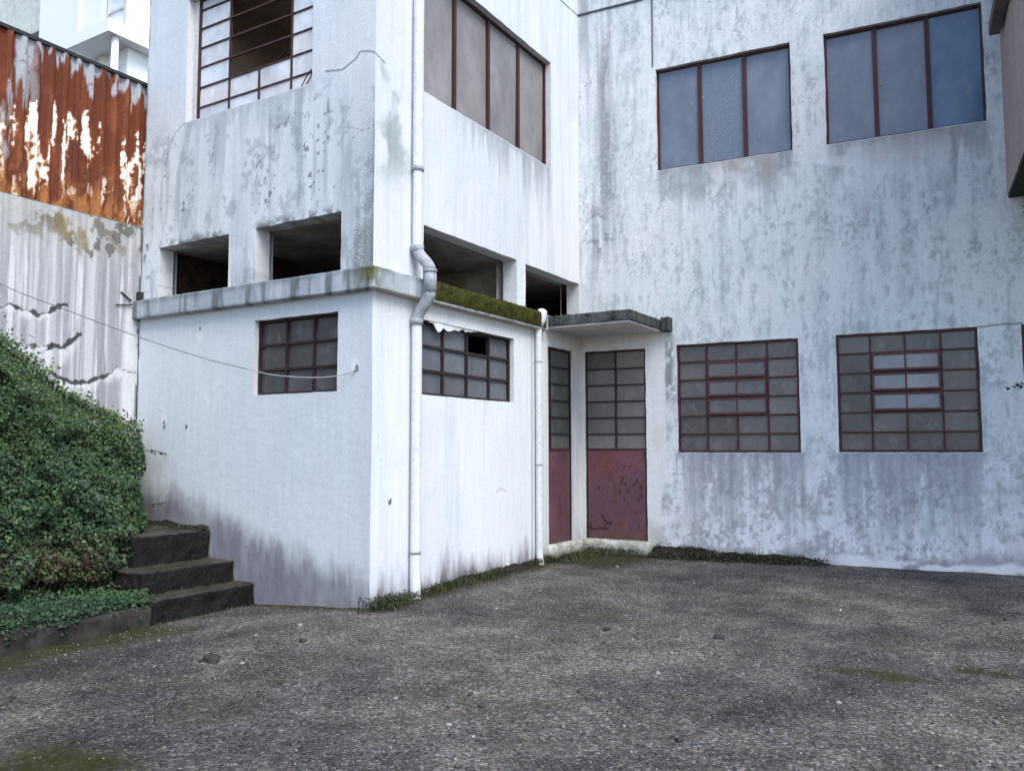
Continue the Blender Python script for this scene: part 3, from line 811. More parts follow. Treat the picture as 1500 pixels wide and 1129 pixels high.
# rear wall, lower windows with tilting vents
lowc = [(1.40, 2.972, 1.44, 2.895, 0), (3.42, 4.972, 1.445, 2.905, 1), (5.41, 6.9, 1.445, 2.907, 2)]
for a, b, z0, z1, kind in lowc:
    d = -.05; cols = even(a, b, 4); rows = even(z0, z1, 6)
    f = MB(); bars(f, FC, a, b, z0, z1, d, [cols[0], cols[2]], rows, vskip=None)
    f.box(FC, cols[1] - .011, cols[1] + .011, z0 + .03, rows[1], d - .02, d + .024); f.box(FC, cols[1] - .011, cols[1] + .011, rows[4], z1 - .03, d - .02, d + .024)
    fo = f.build('window', M['maroon'], bld)
    fo['label'] = ['maroon gridded window beside the porch', 'maroon gridded window with pale open vents', 'maroon gridded window cut by the photo edge'][kind]
    g = MB(); glaze(g, FC, a, b, z0, z1, d - .004, GREY, .30, skip=[(i, j) for i in (1, 2) for j in (2, 3, 4)], cols=cols, rows=rows)
    g.build('pane', M['glass'], fo, col=True)
    for j in range(3):                                                # three vents, bottom edges swung out
        q0, q1 = rows[1 + j] + .014, rows[2 + j] - .012
        tl = (-math.radians(7 if kind else 3), q1, d + .02)
        s = MB(); u0, u1 = cols[0] + .014, cols[2] - .014
        s.box(FC, u0, u1, q0, q0 + .026, d + .012, d + .034, tl); s.box(FC, u0, u1, q1 - .022, q1, d + .012, d + .034, tl)
        s.box(FC, u0, u0 + .022, q0 + .026, q1 - .022, d + .011, d + .037, tl); s.box(FC, u1 - .022, u1, q0 + .026, q1 - .022, d + .011, d + .037, tl)
        s.box(FC, cols[1] - .010, cols[1] + .010, q0 + .026, q1 - .022, d + .013, d + .036, tl)
        so = s.build('vent_sash', M['red'], fo)
        pm = MB(); base = (.235, .235, .24) if kind == 1 else (.095, .088, .095)
        glaze(pm, FC, u0 + .02, u1 - .02, q0 + .02, q1 - .02, d + .022, base, .12, cols=[cols[1]], tilt=tl)
        # tilt the panes with their sash
        v2 = []
        for p in pm.v:
            q = np.array(p) - FC.o; uu = q @ FC.u; dd_ = q @ FC.n; vv = q[2]
            an, vp, dp = tl
            v2.append(tuple(FC.P(uu, vp + (vv - vp) * math.cos(an) - (dd_ - dp) * math.sin(an), dp + (vv - vp) * math.sin(an) + (dd_ - dp) * math.cos(an))))
        pm.v = v2
        po = pm.build('vent_pane', M['glass'], fo, col=True)

# rear wall, upper windows
for (a, b, z0, z1), lab in (((1.165, 2.97, 5.35, 6.803), 'blue three-pane window with one rippled pane'), ((3.385, 5.166, 5.352, 6.812), 'blue three-pane window nearest the brown building')):
    d = -.085; cols = even(a, b, 3)
    f = MB(); bars(f, FC, a, b, z0, z1, d, cols, [], w=.055, fw=.028)
    fo = f.build('window', M['maroon'], bld); fo['label'] = lab
    first = a < 2
    for q in range(3):
        e_ = [a] + cols + [b]
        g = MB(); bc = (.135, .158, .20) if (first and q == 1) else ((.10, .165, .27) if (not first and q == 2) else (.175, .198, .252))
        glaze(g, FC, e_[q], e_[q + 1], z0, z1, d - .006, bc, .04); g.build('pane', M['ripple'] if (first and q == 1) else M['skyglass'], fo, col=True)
    for k in range(4):
        pt = MB()
        u = random.choice(cols) + random.uniform(-.12, .22); v = random.uniform(z0 + .2, z1 - .4)
        pt.box(FC, u, u + random.uniform(.008, .02), v, v + random.uniform(.03, .09), d + .002, d + .004); pt.build('putty_remnant', M['pale'], fo)

# side wall, tall upper window
a, b, z0, z1 = .77, 3.65, 5.314, 6.80; d = -.11; cols = even(a, b, 4)
f = MB(); bars(f, FB, a, b, z0, z1, d, cols, [], w=.055, fw=.03); fo = f.build('window', M['maroon'], bld); fo['label'] = 'long four-pane window on the bright side wall'
g = MB(); glaze(g, FB, a, b, z0, z1, d - .006, (.40, .385, .395), .06, cols=cols); g.build('pane', M['sideglass'], fo, col=True)

# side wall, small lower window with a missing pane and hanging flakes of plaster
a, b, z0, z1 = .79, 2.656, 2.06, 2.853; d = -.09; cols = even(a, b, 4); rows = even(z0, z1, 3)
f = MB(); bars(f, FB, a, b, z0, z1, d, cols, rows, w=.03, fw=.03); fo = f.build('window', M['darkframe'], bld); fo['label'] = 'small twelve-light window with one pane missing'
g = MB(); glaze(g, FB, a, b, z0, z1, d - .006, (.125, .135, .15), .16, skip=[(2, 2)], cols=cols, rows=rows); g.build('pane', M['glass'], fo, col=True)
fk = MB(); n = 40; us = np.linspace(.93, 1.85, n)
lo = 2.853 - .012 - .075 * np.clip(fbm(us * 7, us * 0, 500, 3) * 1.8 - .62, 0, 1) - .055 * np.exp(-((us - 1.10) / .06) ** 2)
for i in range(n - 1):
    fk.quad(FB.P(us[i], lo[i], -.02), FB.P(us[i + 1], lo[i + 1], -.02), FB.P(us[i + 1], 2.866, -.008), FB.P(us[i], 2.866, -.008))
    fk.quad(FB.P(us[i + 1], lo[i + 1], -.032), FB.P(us[i], lo[i], -.032), FB.P(us[i], 2.866, -.03), FB.P(us[i + 1], 2.866, -.03))
    fk.quad(FB.P(us[i], lo[i], -.032), FB.P(us[i + 1], lo[i + 1], -.032), FB.P(us[i + 1], lo[i + 1], -.02), FB.P(us[i], lo[i], -.02))
fk.build('peeling_plaster', M['bgwhite'], fo)

# end wall, small lower window
a, b, z0, z1 = -1.64, -.447, 2.065, 2.86; d = -.09; cols = even(a + .02, b, 3); rows = even(z0, z1, 3)
f = MB(); bars(f, FA, a, b, z0, z1, d, cols, rows, w=.024, fw=.026); fo = f.build('window', M['darkframe'], bld); fo['label'] = 'small nine-light window behind the sagging cable'
g = MB(); glaze(g, FA, a, b, z0, z1, d - .006, (.085, .08, .085), .2, cols=cols, rows=rows); g.build('pane', M['glass'], fo, col=True)

# end wall, upper window, white translucent panes and a broken middle
a, b, z0, z1 = -2.885, -.86, 5.30, 6.80; d = -.10; cols = [-2.255, -1.765, -1.265]; rows = [5.485, 5.725, 5.968, 6.207, 6.443, 6.67]
f = MB(); bars(f, FA, a + .10, b, z0, z1, d, cols, rows, w=.020, fw=.020, thick=.016, vskip={1: [(5.30, 5.725)]})
fo = f.build('window', M['rustbar'], bld); fo['label'] = 'white-paned gridded window with a broken-out middle'
g = MB(); glaze(g, FA, a + .1, b, z0, z1, d - .006, (.90, .90, .92), .05, skip=[(1, 2), (1, 3), (1, 4), (1, 5), (2, 2), (2, 3), (2, 4), (2, 5)], cols=cols, rows=rows)
g.build('pane', M['milk'], fo, col=True)
jm = MB(); jm.box(FA, a - .012, a + .089, z0 - .012, z1 + .012, d - .04, d + .018); jm.build('jamb', M['soffit'], fo)
br = MB()
for pth in ([(-2.25, 5.6, -.5), (-1.85, 6.35, -.8), (-1.5, 6.05, -.9), (-1.28, 6.0, -.7)], [(-1.9, 6.6, -.6), (-1.55, 6.3, -.55), (-1.3, 6.1, -.5)], [(-1.47, 6.4, -.5), (-1.45, 5.9, -.5), (-1.44, 5.5, -.45)], [(-2.2, 5.75, -.35), (-1.7, 6.02, -.4), (-1.3, 6.06, -.35)]):
    br = MB(); br.tube([FA.P(*q) for q in pth], .009, 6); br.build('broken_bar', M['iron'], fo)
br = MB(); br.tube([FA.P(-.93, 5.49, -.06), FA.P(-.99, 5.40, -.04), FA.P(-1.03, 5.31, -.02)], .006, 6); br.build('broken_bar', M['iron'], fo); br = MB(); br.tube([FA.P(-.89, 5.47, -.06), FA.P(-.93, 5.38, -.04), FA.P(-.97, 5.30, -.02)], .006, 6)
br.build('broken_bar', M['iron'], fo)


# porch doors: glazed above, steel below
def door(fr, a, b, z0, z1, cols, label, seed, d):
    zp = 1.465; rows = even(zp, z1 - .03, 6)
    f = MB(); f.box(fr, a - .012, a + .022, z0 - .01, z1 + .012, d - .03, d + .02); f.box(fr, b - .022, b + .012, z0 - .01, z1 + .012, d - .03, d + .02)
    f.box(fr, a + .022, b - .022, z1 - .028, z1 + .012, d - .028, d + .017)
    for c in cols: f.box(fr, c - .013, c + .013, zp, z1 - .028, d - .02, d + .015)
    for r in rows: f.box(fr, a + .022, b - .022, r - .011, r + .011, d - .017, d + .012)
    fo = f.build('door', M['darkframe'], bld); fo['label'] = label
    us = np.linspace(a + .022, b - .022, int((b - a) / .007)); vs = np.linspace(z0 + .004, zp + .004, 170)
    U, V = np.meshgrid(us, vs, indexing='ij')
    c = np.ones(U.shape + (3,)) * np.array((.145, .062, .080))
    c = mixc(c, (.105, .052, .074), sm(fbm(U * 3, V * 2, seed), .4, .62) * .8)
    c = mixc(c, (.165, .058, .055), sm(fbm(U * 2.4, V * 2.2, seed + 3), .52, .72) * sm(V, .8, 1.3) * .8)
    c = mixc(c, (.11, .045, .025), sm(fbm(U * 24, V * 13, seed + 5, 3), .60, .70) * sm(fbm(U * 2, V * 2, seed + 6), .45, .6) * .9)
    c = mixc(c, (.085, .05, .03), (1 - sm(V + (fbm(U * 9, V * 3, seed + 8) - .5) * .3, z0, z0 + .2)) * .6)
    if len(cols) and b - a > .8:
        sc = np.minimum.reduce([polydist(U, V, [(.29, .56), (.31, .52), (.36, .46), (.43, .455)], .02), polydist(U, V, [(.12, .46), (.12, .37), (.2, .375), (.27, .385), (.38, .38)], .02) + .004])
        c = mixc(c, (.035, .014, .012), (1 - sm(sc, .012, .024)) * .9)
        c = mixc(c, (.05, .028, .02), spots(U, V, [(.60, 1.08), (.57, 1.02), (.64, 1.0), (.70, .95), (.75, .99), (.80, 1.03), (.86, .85), (.845, .93), (.87, .98), (.67, .90), (.55, .88), (.62, .78), (.25, .95), (.78, .90), (.83, .80)], .028) * .85)
        c = mixc(c, (.06, .028, .02), (1 - sm(polydist(U, V, [(.50, 1.30), (.62, 1.24), (.74, 1.26), (.86, 1.17)], .04), .004, .012)) * .6)
    else:
        c = mixc(c, (.12, .02, .018), (1 - sm(polydist(U, V, [(3.93, .86), (3.935, .62)], .02), .01, .03)) * .7)
    me = np_mesh('steel_panel', np.concatenate([fr.P(U, V, d + .004 + (fbm(U * 2, V * 2, seed + 20) - .5) * .008).reshape(-1, 3)]), grid_faces(len(us), len(vs)), c.reshape(-1, 3), smooth=True)
    link('steel_panel', me, M['doorpanel'], fo)
    bk = MB(); bk.box(fr, a + .02, b - .02, z0, zp + .004, d - .026, d - .006); bk.box(fr, a + .022, b - .022, zp + .0045, zp + .03, d - .015, d + .0115); bk.build('rail', M['maroon'], fo)
    g = MB(); base = (.155, .14, .137) if b - a > .8 else (.085, .085, .085)
    glaze(g, fr, a, b, zp + .005, z1, d - .005, base, .3, cols=cols, rows=rows); g.build('pane', M['glass'], fo, col=True)


def fittings(fr, u, d, parent_label):
    po_ = [o for o in bld.children if o.get('label') == parent_label][0]
    for v in (1.30, .45):
        h_ = MB(); h_.tube([fr.P(u, v, d + .022), fr.P(u, v + .09, d + .022)], .010, 8); h_.build('hinge', M['iron'], po_)
    h_ = MB(); h_.box(fr, u - .03, u + .0, 1.40, 1.44, d + .012, d + .034); h_.build('latch', M['iron'], po_)


door(FC, .068, .96, .24, 2.87, [.515], 'wide maroon door facing the yard under the canopy', 600, -.045)
fittings(FC, .945, -.045, 'wide maroon door facing the yard under the canopy')
door(FB, 3.535, 4.245, .232, 2.855, [3.66], 'narrow maroon door leaf on the side wall', 640, -.045)

# threshold below both doors
th = rbox('doorstep', .0, 1.02, 4.44, 4.60, -.2, .232, .02, .05, .022, M['chalk'], bld, 5, None)
th2 = rbox('doorstep', -.03, .06, 3.50, 4.45, -.2, .226, .02, .04, .02, M['chalk'], bld, 6, None)
for t_ in (th, th2): t_['label'] = 'chalky white step below the doors'


# ledge round the end and side wall, one cast band
def ledge():
    prof = [(-.05, 3.263), (.02, 3.262), (.07, 3.252), (.09, 3.247), (.098, 3.24), (.10, 3.23), (.10, 3.22), (.10, 3.17), (.10, 3.12), (.10, 3.07), (.10, 3.045), (.098, 3.037), (.09, 3.031), (.08, 3.03), (.03, 3.03), (0, 3.03), (-.05, 3.03)]
    o = np.array([p[0] for p in prof]); z = np.array([p[1] for p in prof])
    ta = np.linspace(0, 1, 190); tb = np.linspace(0, 1, 170)
    rows = []; S = []
    for t in ta: rows.append(np.stack([-3.62 + t * (3.62 + o), -o, z], 1)); S.append(np.full(len(o), -3.7 * (1 - t)))
    for t in tb[1:]: rows.append(np.stack([o, -o + t * (3.36 + o), z], 1)); S.append(np.full(len(o), 3.4 * t))
    V = np.array(rows); S = np.array(S); n = len(rows)
    k = (vn(S * 5, np.arange(len(o))[None] * .8, 700) - .5) * .006 + (vn(S * 22, np.arange(len(o))[None] * 1.5, 702) - .5) * .007
    w = np.clip(o / .1, 0, 1)
    V[:, :, 2] += k * (z > 3.2) * w; outw = np.where(S[..., None] < 0, np.array([0, -1., 0]), np.array([1., 0, 0])); V += outw * (k * .7 * w)[..., None]
    c = np.ones(V.shape) * np.array((.36, .40, .44))
    zz = V[..., 2]; stn = streak(S, zz, 12, 1.0, 710)
    c = mixc(c, (.50, .53, .56), sm(streak(S, zz, 7, .8, 711), .5, .65) * .7)
    c = mixc(c, (.12, .135, .15), sm(stn, .48, .68) * .85)
    c = mixc(c, (.15, .165, .18), sm(zz + (fbm(S * 8, zz * 3, 712) - .5) * .1, 3.16, 3.26) * .8)
    edge = (1 - sm(zz, 3.035, 3.06)) * sm(zz, 3.0, 3.02); c = mixc(c, (.42, .38, .34), edge * (S > .1) * .7)
    c = mixc(c, (.42, .45, .48), np.where((S > .05) & (S < .75), .6, 0.) * sm(fbm(S * 5, zz * 5, 714), .3, .5))
    c = mixc(c, (.09, .10, .02), np.exp(-((S + .05) / .16) ** 2) * sm(fbm(S * 14, zz * 12, 716) + sm(zz, 3.05, 3.25) * .2, .42, .6) * .9)
    ms = sm(S, .80, .95) * (1 - sm(S, 3.2, 3.3)) * sm(zz + (fbm(S * 6, zz * 5, 718) - .5) * .05, 3.045, 3.08)
    c = mixc(c, (.06, .055, .03), ms * .9)
    F = grid_faces(n, len(o))[:, ::-1]
    Vf = V.reshape(-1, 3); cf = c.reshape(-1, 3)
    lo = link('ledge', np_mesh('ledge', Vf, F, cf, .45 + .3 * sm(stn, .4, .7).ravel(), smooth=True), M['plaster'], bld)
    cap = MB()
    for i in (n - 1,): cap.quad(*[tuple(p) for p in V[i]])
    cap.build('ledge_end', M['canopy'], lo)
    # moss cushion on its front, outer 3 mm to 20 mm proud
    t = np.linspace(.86, 3.30, 260); pz = [(.0, 3.272), (.055, 3.27), (.09, 3.258), (.112, 3.235), (.116, 3.20), (.116, 3.16), (.114, 3.12), (.110, 3.085), (.103, 3.06)]
    T, K = np.meshgrid(t, np.arange(len(pz)), indexing='ij')
    po = np.array([p[0] for p in pz])[K]; pzv = np.array([p[1] for p in pz])[K]
    b = (fbm(T * 9, pzv * 9, 720) - .40) * .026 + (vn(T * 55, pzv * 70, 722) - .5) * .014
    endf = sm(T, .86, .95) * (1 - sm(T, 3.2, 3.3)); low = sm(pzv, 3.05, 3.10)
    outv = np.where(K < 2, 0, 1.); upv = np.where(K < 4, 1., 0.2)
    Vm = np.stack([po + b * outv * endf * low - .006 * (1 - endf), T, pzv + np.maximum(b, -.004) * upv * endf - .012 * (1 - endf)], -1).reshape(-1, 3)
    link('moss', np_mesh('moss', Vm, grid_faces(len(t), len(pz))[:, ::-1], smooth=True), M['moss'], lo)
    return lo


ledge_o = ledge()


# porch canopy: lichen-dark slab, pale soffit
cn = rbox('canopy', -.03, 1.225, 3.43, 4.75, 3.10, 3.235, .02, .012, .005, M['canopy'], bld, 8, None, 14)
so = MB(); so.box(FW, .005, 1.205, 3.078, 3.112, -4.60, -3.45); so.build('soffit', M['soffit'], cn)
cb = rbox('canopy_stub', 1.226, 1.345, 4.47, 4.70, 3.075, 3.265, .02, .014, .008, M['canopy'], cn, 9, None, 14)


# downpipes
def pipe(path_fn): pass


p1 = MB(); x = .065
p1.tube([(x, .61, 8.5), (x, .61, 6.5), (x, .61, 4.40)], .056, 28); p1.tube([(x, .61, 4.395), (x, .61, 4.0), (x, .61, 3.52)], .052, 28)
p1.tube([(x, .61, 2.80), (x, .61, 1.8), (x, .61, .45)], .052, 28); p1.tube([(x, .61, .447), (x, .612, .2), (x + .004, .615, -.02)], .055, 28)
po = p1.build('downpipe', M['pipe'], bld); po['label'] = 'thick downpipe with a grey elbow round the ledge'
e = MB(); arc = []
for t in np.linspace(0, 1, 9): arc.append((x + .17 * (3 * t * t - 2 * t ** 3), .61, 3.56 - .26 * t))
e.tube(arc, .060, 14); e.tube([(x + .168, .61, 3.30), (x + .172, .61, 3.2), (x + .172, .61, 3.08)], .064, 14)
arc = [(x + .172 - .172 * (3 * t * t - 2 * t ** 3), .61, 3.10 - .30 * t) for t in np.linspace(0, 1, 9)]
e.tube(arc, .061, 14); e.build('pipe_elbow', M['elbow'], po, smooth=True)
for ca_, cb2, cr_ in ((4.42, 4.37, .064), (3.585, 3.52, .070), (2.83, 2.76, .066), (.475, .445, .060)):
    cl = MB(); cl.tube([(x, .61, ca_), (x, .61, cb2)], cr_, 14); cl.build('collar', M['elbow'], po, smooth=True)
cl = MB(); cl.tube([(x + .170, .61, 3.315), (x + .171, .61, 3.285)], .070, 14); cl.build('collar', M['elbow'], po, smooth=True)
p2 = MB(); p2.tube([(.055, 3.18, 3.05), (.055, 3.18, 1.5), (.055, 3.18, .20)], .043, 28); p2.tube([(.055, 3.18, .198), (.07, 3.17, .08), (.10, 3.16, .0)], .044, 28)
po2 = p2.build('downpipe', M['pipe'], bld); po2['label'] = 'thin white downpipe beside the porch'
hp = MB(); hp.tube([(.09, 3.2, 3.30), (.09, 3.2, 3.27), (.085, 3.2, 3.15), (.06, 3.185, 3.06)], [.03, .075, .065, .045], 12); hp.build('rainwater_head', M['pipe'], po2, smooth=True)
for z_ in (2.61, 1.29):
    br2 = MB(); br2.tube([(.055, 3.18, z_ + .01), (.055, 3.18, z_ - .01)], .049, 12); br2.build('pipe_bracket', M['elbow'], po2)
cu = MB(); cu.tube([FC.P(1.14, 8.4, .008), FC.P(1.135, 7.6, .008), FC.P(1.13, 6.86, .008)], .006, 6); cu.tube([FC.P(0.02, 7.872, .01), FC.P(.5, 7.874, .012), FC.P(.98, 7.878, .01), FC.P(1.14, 8.0, .008)], .010, 6)
cu.build('wall_cable', M['cable'], bld)

# ------------------------------------------------------------------ retaining wall and rusty fence
rw = empty('retaining_wall'); tag(rw, 'stained cracked grey retaining wall behind the hedge', 'wall')
rwf = wall('wall_face', FD, -5.5, -.006, -.4, 4.15, [], .0115, col_D, rw, amp=.012, back=.25)
cp = MB(); cp.box(FD, -9, -.006, -.4, 4.165, -.26, -.02); cp.box(FD, -.0062, .5, -.4, 4.165, -.26, -.251); cp.build('wall_core', M['concrete'], rw)

fence = empty('metal_fence'); tag(fence, 'rusty corrugated metal fence standing on the cracked wall', 'fence')


def sheet(y0, y1, k):
    z0, z1 = 4.13, 5.935
    ys = np.arange(y0, y1 + .03, .009); zs = np.linspace(z0, z1, 150)
    Y, Z = np.meshgrid(ys, zs, indexing='ij')
    ph = ((Y + .03) / .152) % 1
    rib = sm(ph, .50, .57) * (1 - sm(ph, .90, .97))
    X = -3.70 + .036 * rib + .006 * (k % 2) + (fbm(Y * 2, Z * 1.2, 800) - .5) * .025
    n = fbm(Y * 9, Z * 1.4, 810); n2 = fbm(Y * 16, Z * 2.6, 812); n3 = fbm(Y * 30, Z * 22, 814)
    c = np.ones(Y.shape + (3,)) * np.array((.165, .044, .021))
    c = mixc(c, (.125, .036, .02), sm(fbm(Y * 7, Z * .8, 816), .42, .62) * .85)
    c = mixc(c, (.27, .082, .026), sm(fbm(Y * 8, Z * 3, 818) * .7 + n3 * .3, .50, .66) * .8)
    c = mixc(c, (.38, .14, .045), sm(fbm(Y * 11, Z * 4, 820), .56, .7) * (1 - sm(Z, 4.3, 4.9)) * .9)
    c = mixc(c, (.12, .034, .02), (1 - rib) * .45)  # rib shading painted in: valleys darker
    c = mixc(c, (.07, .022, .016), rib * (1 - rib) * 3.)  # painted shade lines on the rib flanks
    rel = (Z - z0) / (z1 - z0)
    top = sm(rel + (n - .5) * .75 + (n2 - .5) * .3, .86, .93)                  # grey remains of paint below the rail
    left = sm(-Y, 1.15, 1.5) * sm(rel + (n2 - .5) * .9, .42, .62)
    c = mixc(c, (.40, .43, .47), np.maximum(top * .9, left * .85 * sm(n, .36, .48)))
    pn = fbm(Y * 8.5 + 4, Z * 1.35, 830, 5) * .80 + n3 * .20
    pb = pn - .05 * sm(Y, -.42, -.2) - .30 * np.abs(rel - .45) - .25 * sm(rel, .66, .9) - .042
    c = mixc(c, (.34, .15, .055), sm(pb, .475, .505) * .75)
    c = mixc(c, (.66, .50, .33), sm(pb, .500, .520) * .9)
    c = mixc(c, (.80, .77, .73), sm(pb + .05 * (rel - .45), .515, .535))
    c = mixc(c, (.38, .165, .055), (1 - sm(rel, .08, .26)) * sm(fbm(Y * 13, Z * 5, 834), .46, .62) * .8)
    c = mixc(c, (.70, .58, .43), (1 - sm(rel, .06, .34)) * sm(fbm(Y * 15, Z * 3.2, 836) * .8 + n3 * .2, .62, .67) * .9)
    c = mixc(c, (.10, .03, .02), sm(n3, .60, .72) * .5 * (1 - sm(pb, .5, .53)))
    V = np.stack([X, Y, Z], -1).reshape(-1, 3)
    link('corrugated_sheet', np_mesh('corrugated_sheet', V, grid_faces(len(ys), len(zs))[:, ::-1][:, ::-1], c.reshape(-1, 3), smooth=True), M['rustsheet'], fence)


sheet(-.86, .12, 0)
for k in range(1, 8): sheet(-.03 - .83 * (k + 1), -.03 - .83 * k, k)
rl = MB(); rl.box(FD, -6.7, .12, 5.925, 5.965, -.12, -.03); rl.build('top_rail', M['iron'], fence)
rl = MB(); rl.box(FD, -6.7, -.02, 4.125, 4.16, -.075, -.035); rl.build('bottom_rail', M['rustbar'], fence)
for y in (-.06, -2.2, -4.4, -6.6):
    ps = MB(); ps.box(FD, y - .03, y + .03, 4.1, 5.92, -.19, -.13); ps.build('post', M['iron'], fence)

# hillside held up by the retaining wall
xs = np.concatenate([np.linspace(-60, -14, 20), np.linspace(-13, -3.89, 24)]); ys = np.linspace(-60, 60, 60)
X, Y = np.meshgrid(xs, ys, indexing='ij'); Zh = 4.0 + (fbm(X * .2, Y * .2, 900) - .5) * .3 + np.clip(-X - 6, 0, 40) * .05
hs = link('hillside', np_mesh('hillside', np.stack([X, Y, Zh], -1).reshape(-1, 3), grid_faces(len(xs), len(ys)), smooth=True, extra={'moss': np.full(X.size, .8)}), M['ground']); tag(hs, kind='structure')

# ------------------------------------------------------------------ bright white house up the slope
wb = empty('white_house', (0, 0, 0)); tag(wb, 'bright white house with a projecting balcony slab behind the rusty fence', 'house')
FH = Frame((-10.0, 3.9, 0), (1, 0, 0), (0, -1, 0)); FS = Frame((-10.0, 3.9, 0), (0, 1, 0), (1, 0, 0))
h = MB(); h.box(FH, -3.35, 0, 3.8, 16, -7, 0); h.box(FH, -.95, -.72, 3.8, 16, .001, .05); h.box(FH, -1.85, -1.72, 3.8, 16, .001, .05)
h.build('wall', M['bgwhite'], wb)
g_ = MB(); g_.box(FH, -9, -3.36, 3.8, 16, -7, -.6); g_.box(FH, -9, -3.36, 11.1, 11.3, -.59, -.1); g_.build('recessed_wall', M['bgshaded'], wb)
bl_ = MB(); bl_.box(FH, -1.15, .0, 9.74, 10.0, .002, .62); bl_.box(FS, -.62, 3.6, 9.74, 10.0, .002, .001 + .30)
bl_.build('balcony_slab', M['bgwhite'], wb)
cm = MB(); cm.tube([(-9.85, 3.52, 6), (-9.85, 3.52, 9.735)], .07, 12); cm.build('column', M['bgwhite'], wb, smooth=True)
wm = MB(); bars(wm, FH, -.70, -.06, 10.02, 11.9, .02, [], [10.62, 11.2], w=.035, fw=.045); wo = wm.build('window', M['bgframe'], wb)
gm = MB(); gm.box(FH, -.69, -.07, 10.03, 11.88, .003, .012); gm.build('pane', M['bgglass'], wo)

# ------------------------------------------------------------------ overhanging brown building on the right
bb = empty('brown_building', (0, 0, 0)); tag(bb, 'pinkish brown overhanging building cut off by the top right photo corner', 'building')
b_ = MB(); b_.box(FC, 5.335, 9.2, 4.42, 8.9, .004, 3.2); b_.build('wall', M['brownwall'], bb)
b_ = MB(); b_.box(FC, 5.345, 9.19, 4.39, 4.4195, .006, 3.19); b_.build('underside', M['brownunder'], bb)
b_ = MB(); b_.box(FC, 5.20, 5.315, 6.25, 6.37, .28, 3.1); go = b_.build('gutter', M['gutter'], bb)
for q in (.55, 1.5, 2.5):
    b_ = MB(); b_.box(FC, 5.30, 5.336, 6.28, 6.62, q, q + .05); b_.build('gutter_bracket', M['gutter'], go)
b_ = MB(); b_.box(FC, 7.9, 9.0, -.3, 4.388, 2.7, 3.1); b_.build('pier', M['brownwall'], bb)

# ------------------------------------------------------------------ steps and planter kerb
st = empty('stone_steps'); tag(st, 'three worn dark mossy steps climbing along the white wall beside the hedge', 'steps')
tops = [(-1.535, .115, -1.22), (-1.853, .325, -1.10), (-2.243, .628, -.93)]
for k, (xf, zt, yl) in enumerate(tops):
    xb = tops[k + 1][0] - .04 if k < 2 else -3.60
    rbox('step', xb, xf, yl, -.012, -.35, zt, .014, .02, .016, M['steps'], st, 20 + k, None, 11)

kb = rbox('planter_kerb', -1.70, -1.50, -7.5, -1.245, -.5, .065, .035, .025, .02, M['kerb'], None, 30, None, 4)
tag(kb, 'low dark concrete kerb along the front of the planting bed', 'kerb')
# bed soil
xs = np.linspace(-3.6, -1.66, 40); ys = np.linspace(-7.5, -1.16, 120); X, Y = np.meshgrid(xs, ys, indexing='ij')
Z = .03 + .25 * sm(-X, 1.9, 3.4) + (fbm(X * 4, Y * 4, 910) - .5) * .08
bs = link('planting_bed_soil', np_mesh('planting_bed_soil', np.stack([X, Y, Z], -1).reshape(-1, 3), grid_faces(40, 120), smooth=True), M['soil']); tag(bs, kind='structure')


